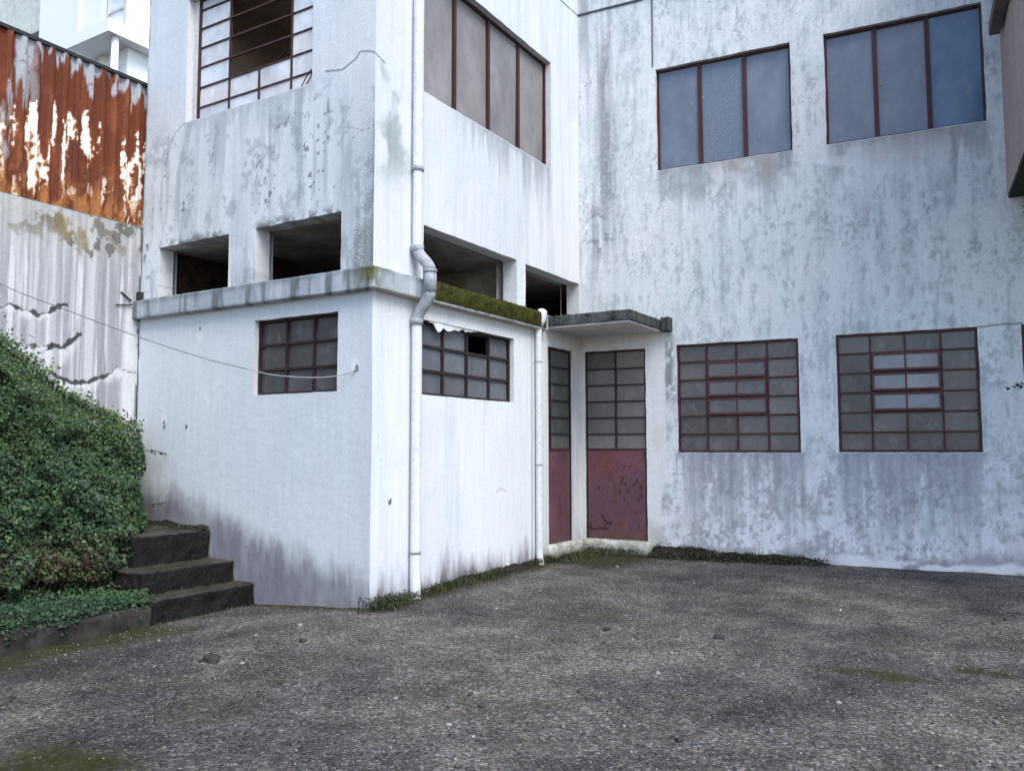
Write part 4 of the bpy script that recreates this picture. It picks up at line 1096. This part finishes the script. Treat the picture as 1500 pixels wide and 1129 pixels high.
# ------------------------------------------------------------------ ivy hedge
def hedge():
    root = empty('ivy_hedge', (-3.0, -1.5, 0)); tag(root, 'big dark green ivy hedge heaped against the cracked wall', 'hedge')
    off = np.array([-3.0, -1.5, 0])
    def top(y): return np.interp(-y, [.0, .15, .24, .70, 1.09, 1.38, 1.79, 2.6, 4, 6], [1.48, 1.60, 1.68, 1.86, 2.06, 2.26, 2.52, 2.86, 3.1, 3.1])
    def front(y, z):
        h = top(y); q = np.clip(1 - z / h, 0, 1)
        lump = (fbm(y * 1.8, z * 1.8, 920, 3) - .5) * .55 + (fbm(y * 4.6, z * 5.2, 922, 3) - .5) * .42 + (fbm(y * 10, z * 12, 923, 2) - .5) * .16
        return -3.58 + (.30 + 1.12 * q ** .55) + lump * (.35 + .65 * sm(q, 0, .2))
    def yend(x): return -.22 - .62 * (x + 3.2)
    n = 95000
    y = -RNG.uniform(.05, 1, n) ** .8 * 5.2; z = RNG.uniform(.12, 1.06, n) * top(y)
    dens = fbm(y * 3.2, z * 3.2, 926, 3)
    x = front(y, np.minimum(z, top(y))) - RNG.exponential(.07, n) + RNG.normal(0, .02, n)
    keep = (y < yend(x) + (fbm(z * 3, x * 3, 924, 3) - .5) * .22) & (x > -3.60) & (dens + RNG.normal(0, .05, n) > .27)
    P = np.stack([x, y, z], 1)[keep]
    # right flank
    m = 14000; xx = RNG.uniform(-3.58, -2.0, m); zz = RNG.uniform(.12, 1.0, m) * 1.75; yy = yend(xx) + (fbm(zz * 3, xx * 3, 924, 3) - .5) * .22 - RNG.exponential(.06, m)
    kp = (xx < front(yy, np.minimum(zz, top(yy)))) & (zz < top(yy) * 1.02); P2 = np.stack([xx, yy, zz], 1)[kp]
    # top edge: ragged shoots
    m = 5200; yy = -RNG.uniform(.12, 4.5, m); zz = top(yy) + np.abs(RNG.normal(0, .045, m)) * (1 + 1.5 * sm(fbm(yy * 4, yy * 0, 930), .55, .7)); xx = -3.5 + RNG.uniform(0, .34, m)
    kp = yy < yend(xx) + .03; P3 = np.stack([xx, yy, zz], 1)[kp]
    P = np.concatenate([P, P2, P3]); k = len(P)
    N = np.stack([RNG.normal(.75, .45, k), RNG.normal(.05, .5, k), RNG.normal(.55, .45, k)], 1); N[len(P) - len(P3) - len(P2):len(P) - len(P3), 1] += .7
    tone = fbm(P[:, 1] * 2.2 + P[:, 2], P[:, 2] * 2.4, 932, 3); r = RNG.uniform(0, 1, k)
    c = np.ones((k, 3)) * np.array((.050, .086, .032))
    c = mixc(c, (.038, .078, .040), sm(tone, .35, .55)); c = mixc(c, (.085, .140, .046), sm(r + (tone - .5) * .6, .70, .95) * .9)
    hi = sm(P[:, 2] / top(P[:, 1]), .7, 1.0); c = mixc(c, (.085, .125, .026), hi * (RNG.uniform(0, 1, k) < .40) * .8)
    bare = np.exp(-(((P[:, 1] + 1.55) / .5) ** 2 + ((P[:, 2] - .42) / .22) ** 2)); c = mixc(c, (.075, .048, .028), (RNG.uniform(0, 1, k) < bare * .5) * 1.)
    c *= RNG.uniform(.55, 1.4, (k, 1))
    size = RNG.uniform(.020, .048, k) * (.85 + .3 * RNG.uniform(0, 1, k) ** 3)
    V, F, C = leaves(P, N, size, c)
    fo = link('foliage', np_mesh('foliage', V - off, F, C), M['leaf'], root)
    # dark core sheet, inner shade put into its colour, and trailing stems
    ys = np.linspace(-5.2, -.3, 90); ts = np.linspace(0, 1, 40); Y, T = np.meshgrid(ys, ts, indexing='ij')
    Z = .05 + T * (top(Y) - .16); Xc = np.maximum(front(Y, Z) - .26, -3.6); ye = yend(Xc) - .14; Yc = np.minimum(Y, ye)
    V = np.stack([Xc, Yc, Z], -1).reshape(-1, 3) - off
    link('dark_core', np_mesh('dark_core', V, grid_faces(90, 40), smooth=True), M['thicket'], root)
    s = MB()
    for i in range(60):
        y0 = -random.uniform(.75, 3.2); x0 = float(front(y0, .15)) - .02; pts = []; yy = y0
        for q in range(6):
            zq = .05 + q * .13; yy += random.uniform(-.07, .07); pts.append((float(front(yy, zq)) - random.uniform(.0, .12) + 3.0, yy + 1.5, zq))
        s.tube(pts, [.008 - .001 * q for q in range(6)], 5)
    s.build('stem', M['bark'], root)
    for (a, bq) in (((-3.15, -.22, 1.48), (-3.02, .0 - .03, 1.44)), ((-3.1, -.3, .82), (-2.95, -.06, .90))):
        s = MB(); s.tube([(a[0] + 3, a[1] + 1.5, a[2]), ((a[0] + bq[0]) / 2 + 3, (a[1] + bq[1]) / 2 + 1.5, (a[2] + bq[2]) / 2 + .02), (bq[0] + 3, bq[1] + 1.5, bq[2])], .004, 5); s.build('shoot_stem', M['bark'], root)
    T = []
    for (a, bq) in (((-3.15, -.22, 1.48), (-3.02, -.03, 1.44)), ((-3.1, -.3, .82), (-2.95, -.06, .90))):
        for t in np.linspace(.2, 1, 9): T.append([a[i] + (bq[i] - a[i]) * t + random.uniform(-.02, .02) for i in range(3)])
    T = np.array(T); V, F, C = leaves(T, RNG.normal(size=(len(T), 3)) + np.array([.6, -.6, .6]), RNG.uniform(.03, .05, len(T)), np.ones((len(T), 3)) * np.array((.045, .085, .035)))
    link('shoot', np_mesh('shoot', V - off, F, C), M['leaf'], root)


hedge()

# low plants between hedge and kerb
n = 15000; y = -RNG.uniform(1.12, 5.2, n); x = RNG.uniform(-2.5, -1.54, n)
h0 = .03 + .25 * sm(-x, 1.9, 3.4); hump = .06 + .20 * fbm(x * 2.5, y * 2.5, 940, 3) * (1 - sm(x, -1.75, -1.52) * .75)
keep = fbm(x * 2.4, y * 2.4, 942, 3) > .33; z = h0 + RNG.uniform(0.2, 1, n) * hump + .03
P = np.stack([x, y, z], 1)[keep]; k = len(P)
ov = 900; yy = -RNG.uniform(1.2, 5, ov); P2 = np.stack([-1.52 + RNG.normal(0, .03, ov), yy, .085 - RNG.exponential(.03, ov)], 1)[sm(fbm(yy * 2, yy * 0, 944), .45, .6) > RNG.uniform(0, 1, ov)]
P = np.concatenate([P, P2]); k = len(P)
N = np.stack([RNG.normal(.35, .4, k), RNG.normal(0, .45, k), RNG.normal(.9, .3, k)], 1)
c = np.ones((k, 3)) * np.array((.036, .072, .036)); t = fbm(P[:, 0] * 2, P[:, 1] * 2, 946, 3)
c = mixc(c, (.050, .098, .038), sm(t, .45, .65)); c = mixc(c, (.03, .07, .04), sm(RNG.uniform(0, 1, k), .6, 1.) * .8); c *= RNG.uniform(.6, 1.35, (k, 1))
V, F, C = leaves(P, N, RNG.uniform(.018, .042, k), c, .8)
tag(link('ground_cover', np_mesh('ground_cover', V, F, C), M['leaf']), 'low bluish green plants spilling over the planter kerb', 'ground cover', kind='stuff')


# ------------------------------------------------------------------ weeds and dirt at the foot of the walls
def strip(name, pts, w, hgt, seed, label, cat):
    """a low bank of dirt and moss against a wall: pts = list of (wall point, outward dir, height factor)"""
    n = len(pts); m = 12; V = []
    for i, (p, nrm, hf) in enumerate(pts):
        for j in range(m):
            t = j / (m - 1); q = np.array(p) + np.array(nrm) * (w * t * (.75 + .5 * vn(i * .12, 0., seed)) - .02)
            z = hgt * hf * (1 - t) ** 1.3 * (.72 + .5 * vn(i * .11, j * .2, seed + 2)) + (vn(i * .6, j * .9, seed + 4) - .5) * .022 * (1 - t)
            V.append((q[0], q[1], float(gz(q[0], q[1])) + float(z) - .015 * t))
    o = link(name, np_mesh(name, np.array(V), grid_faces(n, m), smooth=True), M['soil'])
    tag(o, label, cat, kind='stuff'); return o


ptsB = [((0, y, 0), (1, 0, 0), .45 + .7 * float(sm(y, .5, 1.6) * (1 - sm(y, 2.4, 3.3) * .4))) for y in np.arange(.05, 3.5, .02)]
strip('moss_bank', ptsB, .17, .075, 950, 'dark mossy dirt along the foot of the bright side wall', 'moss')
ptsC = [(FC.P(u, 0, 0), FC.n, float(np.interp(u, [1.0, 1.15, 1.5, 2.2, 2.9, 3.3], [.6, 1.5, 1.1, .75, .65, .1]))) for u in np.arange(1.0, 3.3, .02)]
strip('soil_bank', ptsC, .24, .135, 960, 'black soil heaped along the foot of the mottled rear wall', 'soil')


def weeds(name, P, H, W, cols, label, cat, kind='stuff'):
    V, F, C = blades(P, H, W, RNG.uniform(.2, 1.1, len(P)), cols)
    return tag(link(name, np_mesh(name, V, F, C), M['leaf']), label, cat, kind=kind)


def onz(x, y, z=0): return np.stack([x, y, gz(x, y) + z], 1)


n = 2600; y = RNG.uniform(.05, 3.45, n); x = np.abs(RNG.normal(0, .10, n)) + .01; kp = fbm(y * 3, y * 0, 970, 3) > .40
P = onz(x, y, .03)[kp]; k = len(P); c = np.ones((k, 3)) * np.array((.035, .045, .016)) * RNG.uniform(.5, 1.6, (k, 1)); c = mixc(c, (.08, .10, .025), (RNG.uniform(0, 1, k) < .2) * .8)
n2 = 1500; u = RNG.uniform(.1, 3.3, n2); dd2 = np.abs(RNG.normal(.12, .1, n2)) + .02; q = FC.P(u, 0, dd2); kp = fbm(u * 3, u * 0, 972, 3) > .45; q = q[kp]; P2 = onz(q[:, 0], q[:, 1], .05)
c2 = np.ones((len(P2), 3)) * np.array((.030, .036, .016)) * RNG.uniform(.5, 1.5, (len(P2), 1))
n3 = 900; xx = np.abs(RNG.normal(.1, .16, n3)) + .02; yy = RNG.uniform(3.3, 4.25, n3); P3 = onz(xx, yy, .0); c3 = np.ones((n3, 3)) * np.array((.05, .062, .018)) * RNG.uniform(.5, 1.6, (n3, 1))
P = np.concatenate([P, P2, P3]); c = np.concatenate([c, c2, c3]); k = len(P)
weeds('weeds', P, RNG.uniform(.02, .09, k), RNG.uniform(.004, .010, k), c, 'short dark weeds sprouting along the wall foot and porch step', 'weeds')

n = 1900; u = RNG.uniform(1.0, 3.25, n); t = RNG.uniform(0, 1, n); hb = np.interp(u, [1.0, 1.15, 1.5, 2.2, 2.9, 3.3], [.07, .19, .14, .09, .08, .02])
q = FC.P(u, 0, .02 + .25 * t); P = onz(q[:, 0], q[:, 1], 0); P[:, 2] += hb * (1 - t) ** 1.2 + RNG.uniform(0, .03, n)
kp = fbm(u * 4, t * 3, 980, 3) > .42; P = P[kp]; n = len(P); c = np.ones((n, 3)) * np.array((.028, .032, .016)) * RNG.uniform(.4, 1.7, (n, 1)); c = mixc(c, (.11, .10, .075), (RNG.uniform(0, 1, n) < .10) * 1.); c = mixc(c, (.06, .075, .022), (RNG.uniform(0, 1, n) < .10) * 1.)
V, F, C = leaves(P, RNG.normal(0, .6, (n, 3)) + np.array([0, -.5, .6]), RNG.uniform(.012, .034, n), c)
tag(link('creeping_weeds', np_mesh('creeping_weeds', V, F, C), M['leaf']), 'dark creeping weeds over the soil bank under the rear wall', 'weeds', kind='stuff')

# bigger clump at the building corner
root = empty('weed_clump', (.12, .05, 0)); tag(root, 'leafy green weed clump at the building corner beside the thick downpipe', 'weed')
n = 230; x = RNG.normal(.10, .075, n); y = RNG.normal(.10, .16, n); kp = (x > .01) | (y < -.01); P = onz(x, y, .0)[kp]; k = len(P)
c = np.ones((k, 3)) * np.array((.036, .046, .014)) * RNG.uniform(.4, 1.9, (k, 1)); V, F, C = blades(P, RNG.uniform(.03, .11, k) * (1 + .9 * (RNG.uniform(0, 1, k) > .9)), RNG.uniform(.005, .012, k), RNG.uniform(.3, 1.2, k), c)
link('grass_tuft', np_mesh('grass_tuft', V - np.array([.12, .05, 0]), F, C), M['leaf'], root)
n = 500; x = RNG.normal(.10, .08, n); y = RNG.normal(.12, .17, n); kp = (x > .01) | (y < -.01); P = onz(x, y, RNG.uniform(.01, .11, n))[kp]; k = len(P)
c = np.ones((k, 3)) * np.array((.025, .034, .014)) * RNG.uniform(.5, 1.7, (k, 1)); V, F, C = leaves(P, RNG.normal(0, .5, (k, 3)) + np.array([.3, -.3, .7]), RNG.uniform(.015, .035, k), c)
link('leafage', np_mesh('leafage', V - np.array([.12, .05, 0]), F, C), M['leaf'], root)

# tufts on and around the steps
n = 260; x = np.concatenate([RNG.uniform(-3.5, -2.3, 110), RNG.normal(-1.50, .03, 90), RNG.normal(-1.86, .03, 60)]); y = np.concatenate([RNG.normal(-.05, .03, 110), RNG.uniform(-1.2, -.1, 90), RNG.uniform(-1.2, -.05, 60)])
z = np.concatenate([np.full(110, .63), np.full(90, -.1), np.full(60, .115)]); P = np.stack([x, np.minimum(y, -.015), z], 1)
weeds('step_weeds', P, RNG.uniform(.015, .06, n), RNG.uniform(.004, .009, n), np.ones((n, 3)) * np.array((.05, .08, .035)) * RNG.uniform(.4, 1.3, (n, 1)), 'tiny weeds in the joints of the dark steps', 'weeds')


xs = np.linspace(-3.58, -2.26, 70); V = []
for i, x in enumerate(xs):
    for j in range(7):
        t = j / 6; V.append((x, -.012 - .11 * t * (.6 + .7 * vn(i * .2, 0., 985)), .622 + (.05 + .05 * float(np.exp(-((x + 3.15) / .2) ** 2))) * (1 - t) ** 1.3 * (.6 + .5 * float(vn(i * .16, j * .4, 986)))))
tag(link('dirt_bank', np_mesh('dirt_bank', np.array(V), grid_faces(70, 7)[:, ::-1], smooth=True), M['soil']), 'dark dirt gathered between the top step and the white wall', 'dirt', kind='stuff')

# ------------------------------------------------------------------ loose grit, litter, stones
def grit(n, box, smin, smax, seed):
    r = np.random.default_rng(seed); x = r.uniform(box[0], box[1], n); y = r.uniform(box[2], box[3], n)
    return x, y, r.uniform(smin, smax, n) * (1 + 1.6 * (r.uniform(0, 1, n) > .96)), r


O8 = np.array([(1, 0, 0), (-1, 0, 0), (0, 1, 0), (0, -1, 0), (0, 0, 1), (0, 0, -1)], float); F8 = np.array([(0, 2, 4), (2, 1, 4), (1, 3, 4), (3, 0, 4), (2, 0, 5), (1, 2, 5), (3, 1, 5), (0, 3, 5)])
x, y, s, r = grit(9000, (-1.4, 6.4, -4.6, 5.0), .003, .010, 5)
kp = (x > .1) | (y < -.1); dC = (x * FC.n[0] + (y - 4.498) * FC.n[1]); kp &= dC > .05
x, y, s = x[kp], y[kp], s[kp]; n = len(x)
sh = r.uniform(.6, 1.3, (n, 6, 1)) * O8[None] * s[:, None, None] * np.array([1, 1, .6]); a = r.uniform(0, 6.28, n); ca, sa = np.cos(a)[:, None], np.sin(a)[:, None]
sx = sh[..., 0] * ca - sh[..., 1] * sa; sy = sh[..., 0] * sa + sh[..., 1] * ca
V = np.stack([sx + x[:, None], sy + y[:, None], sh[..., 2] + gz(x, y)[:, None] + .003], -1).reshape(-1, 3); F = (np.arange(n)[:, None, None] * 6 + F8[None]).reshape(-1, 3)
g = r.uniform(0, 1, n) ** 2.2 * .30 + .04; c = np.stack([g, g * .96, g * .92], 1); c[r.uniform(0, 1, n) > .975] = (.40, .39, .38)
M['grit'] = m_attr('loose_grit', .9, .2, (60, .85, 1.15), 0)
tag(link('gravel', np_mesh('gravel', V, F, np.repeat(c, 6, 0)), M['grit']), 'loose grit and small pebbles scattered over the asphalt yard', 'gravel', kind='stuff')

x = np.concatenate([RNG.normal(-1.28, .18, 120), RNG.uniform(-1, 5.2, 150), RNG.uniform(.1, .5, 60)]); y = np.concatenate([RNG.normal(-1.25, .35, 120), RNG.uniform(-3.6, 4.0, 150), RNG.uniform(.2, 3.3, 60)])
kp = (x > .1) | (y < -.1); x, y = x[kp], y[kp]; n = len(x)
P = onz(x, y, .012); c = np.ones((n, 3)) * np.array((.13, .10, .045)); c = mixc(c, (.24, .21, .10), (RNG.uniform(0, 1, n) < .3) * 1.); c = mixc(c, (.05, .035, .02), (RNG.uniform(0, 1, n) < .4) * 1.)
V, F, C = leaves(P, RNG.normal(0, .3, (n, 3)) + np.array([0, 0, 1.]), RNG.uniform(.012, .035, n), c)
tag(link('leaf_litter', np_mesh('leaf_litter', V, F, C), M['leaf']), 'small dry leaves scattered on the yard near kerb and walls', 'leaf litter', kind='stuff')

for (x, y, sx_, lab, mt) in ((.30, -2.04, .055, 'black lump of stone lying alone on the left of the yard', 'stone'), (.42, -1.27, .028, 'small dark stone on the yard before the building corner', 'stone'), (-.03, -.86, .02, 'pale flat stone chip on the yard below the white end wall', 'pale'),
                             (2.55, -2.30, .016, 'pale stone chip near the bottom middle of the photo', 'pale'), (3.2, .45, .04, 'dark stone lump in the middle of the right yard', 'stone'), (2.3, .30, .03, 'small dark stone left of the dark stone lump', 'stone')):
    zc = float(gz(x, y)); o = rbox('stone', x - sx_, x + sx_ * 1.2, y - sx_ * .8, y + sx_ * .8, zc - .01, zc + sx_ * .75, .012, sx_ * .45, sx_ * .22, M[mt], None, int(x * 100) + 70, None, 22)
    tag(o, lab, 'stone')

# ------------------------------------------------------------------ slack cable
cb_ = empty('cable', (-.2, -.01, 2.24)); tag(cb_, 'thin slack cable sagging across the small window on the end wall', 'cable')
pts = [(-3.60, -2.9, 3.95), (-3.605, -2.2, 3.52), (-3.613, -1.606, 3.201), (-2.925, -1.283, 2.902), (-2.206, -.945, 2.61), (-1.597, -.659, 2.395), (-1.211, -.478, 2.287)]
pts2 = [(-1.211, -.478, 2.287), (-.957, -.359, 2.223), (-.643, -.211, 2.193), (-.394, -.094, 2.203), (-.21, -.012, 2.248)]


def smooth_path(p, m=6):
    p = [Vector(q) for q in p]; out = []
    for i in range(len(p) - 1):
        a = p[max(i - 1, 0)]; b = p[i]; c_ = p[i + 1]; d_ = p[min(i + 2, len(p) - 1)]
        for k in range(m):
            t = k / m; out.append(.5 * ((2 * b) + (c_ - a) * t + (2 * a - 5 * b + 4 * c_ - d_) * t * t + (3 * b - a - 3 * c_ + d_) * t ** 3))
    out.append(p[-1]); return out


o_ = Vector((-.2, -.01, 2.24))
w = MB(); w.tube([q - o_ for q in smooth_path(pts)], .0042, 6); w.build('wire', M['cable'], cb_, smooth=True)
w = MB(); w.tube([q - o_ for q in smooth_path(pts2)], .005, 6); w.build('wire_end', M['cablewhite'], cb_, smooth=True)
w = MB(); w.tube([Vector((-.2, .02, 2.25)) - o_, Vector((-.2, -.03, 2.25)) - o_, Vector((-.2, -.033, 2.262)) - o_], .005, 8); w.build('hook', M['iron'], cb_)

# broken bracket by the ledge end
bk = MB(); bk.box(FA, -3.615, -3.56, 3.27, 3.36, .0, .06); bk.tube([(-3.60, -.13, 3.24), (-3.61, -.26, 3.33)], .010, 6); bk.tube([(-3.605, -.12, 3.2), (-3.61, -.32, 3.17)], .007, 6); bk.build('iron_bracket', M['iron'], bld)

# ------------------------------------------------------------------ climbing plant at the right edge
root = empty('climbing_plant', tuple(FC.P(5.9, .02, .12))); tag(root, 'thin climbing plant whose leaf sprigs poke in at the right photo edge', 'plant'); o_ = np.array(root.location)
s = MB(); L = []
main = [FC.P(5.9, .0, .12), FC.P(5.85, 1.2, .08), FC.P(5.95, 2.2, .10), FC.P(5.8, 3.3, .08), FC.P(5.75, 4.3, .08)]
s.tube([Vector(q - o_) for q in main], [.02, .017, .014, .010, .007], 7)
for tw in ([(5.93, 2.05, .1), (5.6, 2.2, .3), (5.38, 2.19, .45), (5.235, 2.17, .5)], [(5.78, 3.6, .08), (5.6, 4.0, .3), (5.42, 4.16, .5)], [(5.9, 1.4, .08), (6.2, 1.7, .3), (6.5, 1.75, .4)], [(5.9, 2.8, .08), (6.2, 3.1, .2), (6.4, 3.2, .3)]):
    q = [FC.P(*t) for t in tw]; s.tube([Vector(a_ - o_) for a_ in q], [.006, .005, .004, .003][:len(q)], 5)
    for i in range(len(q) - 1):
        for t in np.linspace(.1, 1, 7): L.append(q[i] * (1 - t) + q[i + 1] * t + RNG.normal(0, .018, 3))
for t in np.linspace(.1, 1, 50):
    i = min(int(t * 4), 3); f_ = t * 4 - i; L.append(main[i] * (1 - f_) + main[i + 1] * f_ + RNG.normal(0, .07, 3))
s.build('stem', M['bark'], root)
L = np.array(L); V, F, C = leaves(L, RNG.normal(0, .6, (len(L), 3)) + np.array([0, -.6, .5]), RNG.uniform(.035, .06, len(L)), np.ones((len(L), 3)) * np.array((.022, .042, .022)) * RNG.uniform(.6, 1.5, (len(L), 1)))
link('foliage', np_mesh('foliage', V - o_, F, C), M['leaf'], root)

# ------------------------------------------------------------------ camera, light
cam = bpy.data.cameras.new('camera'); co = bpy.data.objects.new('camera', cam); COL.objects.link(co)
cam.lens = 1208 / 1500 * 36; cam.sensor_width = 36; cam.clip_start = .05; cam.clip_end = 800
co.location = (5.2301, -6.0645, 1.5)
Rm = Matrix.Rotation(math.radians(31.1), 4, 'Z') @ Matrix.Rotation(math.radians(94.35), 4, 'X') @ Matrix.Rotation(math.radians(-.1), 4, 'Z')
co.rotation_euler = Rm.to_euler(); scene.camera = co

SUN_EL, SUN_AZ = math.radians(52), math.atan2(.88, -.48)          # azimuth from +Y towards +X
wd = bpy.data.worlds.new('World'); scene.world = wd; wd.use_nodes = True
nt = wd.node_tree; sky = nt.nodes.new('ShaderNodeTexSky'); sky.sky_type = 'NISHITA'; sky.sun_disc = False
sky.sun_elevation = SUN_EL; sky.sun_rotation = SUN_AZ; sky.air_density = 1.0; sky.dust_density = 1.2; sky.ozone_density = 1.0
bg = nt.nodes['Background']; nt.links.new(sky.outputs[0], bg.inputs[0]); bg.inputs[1].default_value = .15
sl = bpy.data.lights.new('sun', 'SUN'); sl.energy = 1.5; sl.angle = math.radians(35); sl.color = (1., .98, .92)
so_ = bpy.data.objects.new('sun', sl); COL.objects.link(so_)
dirv = Vector((math.sin(SUN_AZ) * math.cos(SUN_EL), math.cos(SUN_AZ) * math.cos(SUN_EL), math.sin(SUN_EL)))
so_.rotation_euler = dirv.to_track_quat('Z', 'Y').to_euler(); so_.location = dirv * 30
vs_ = scene.view_settings; vs_.view_transform = 'Standard'; vs_.look = 'None'; vs_.exposure = 1.13; vs_.gamma = 1.0
scene.cycles.max_bounces = 6; scene.cycles.use_denoising = True
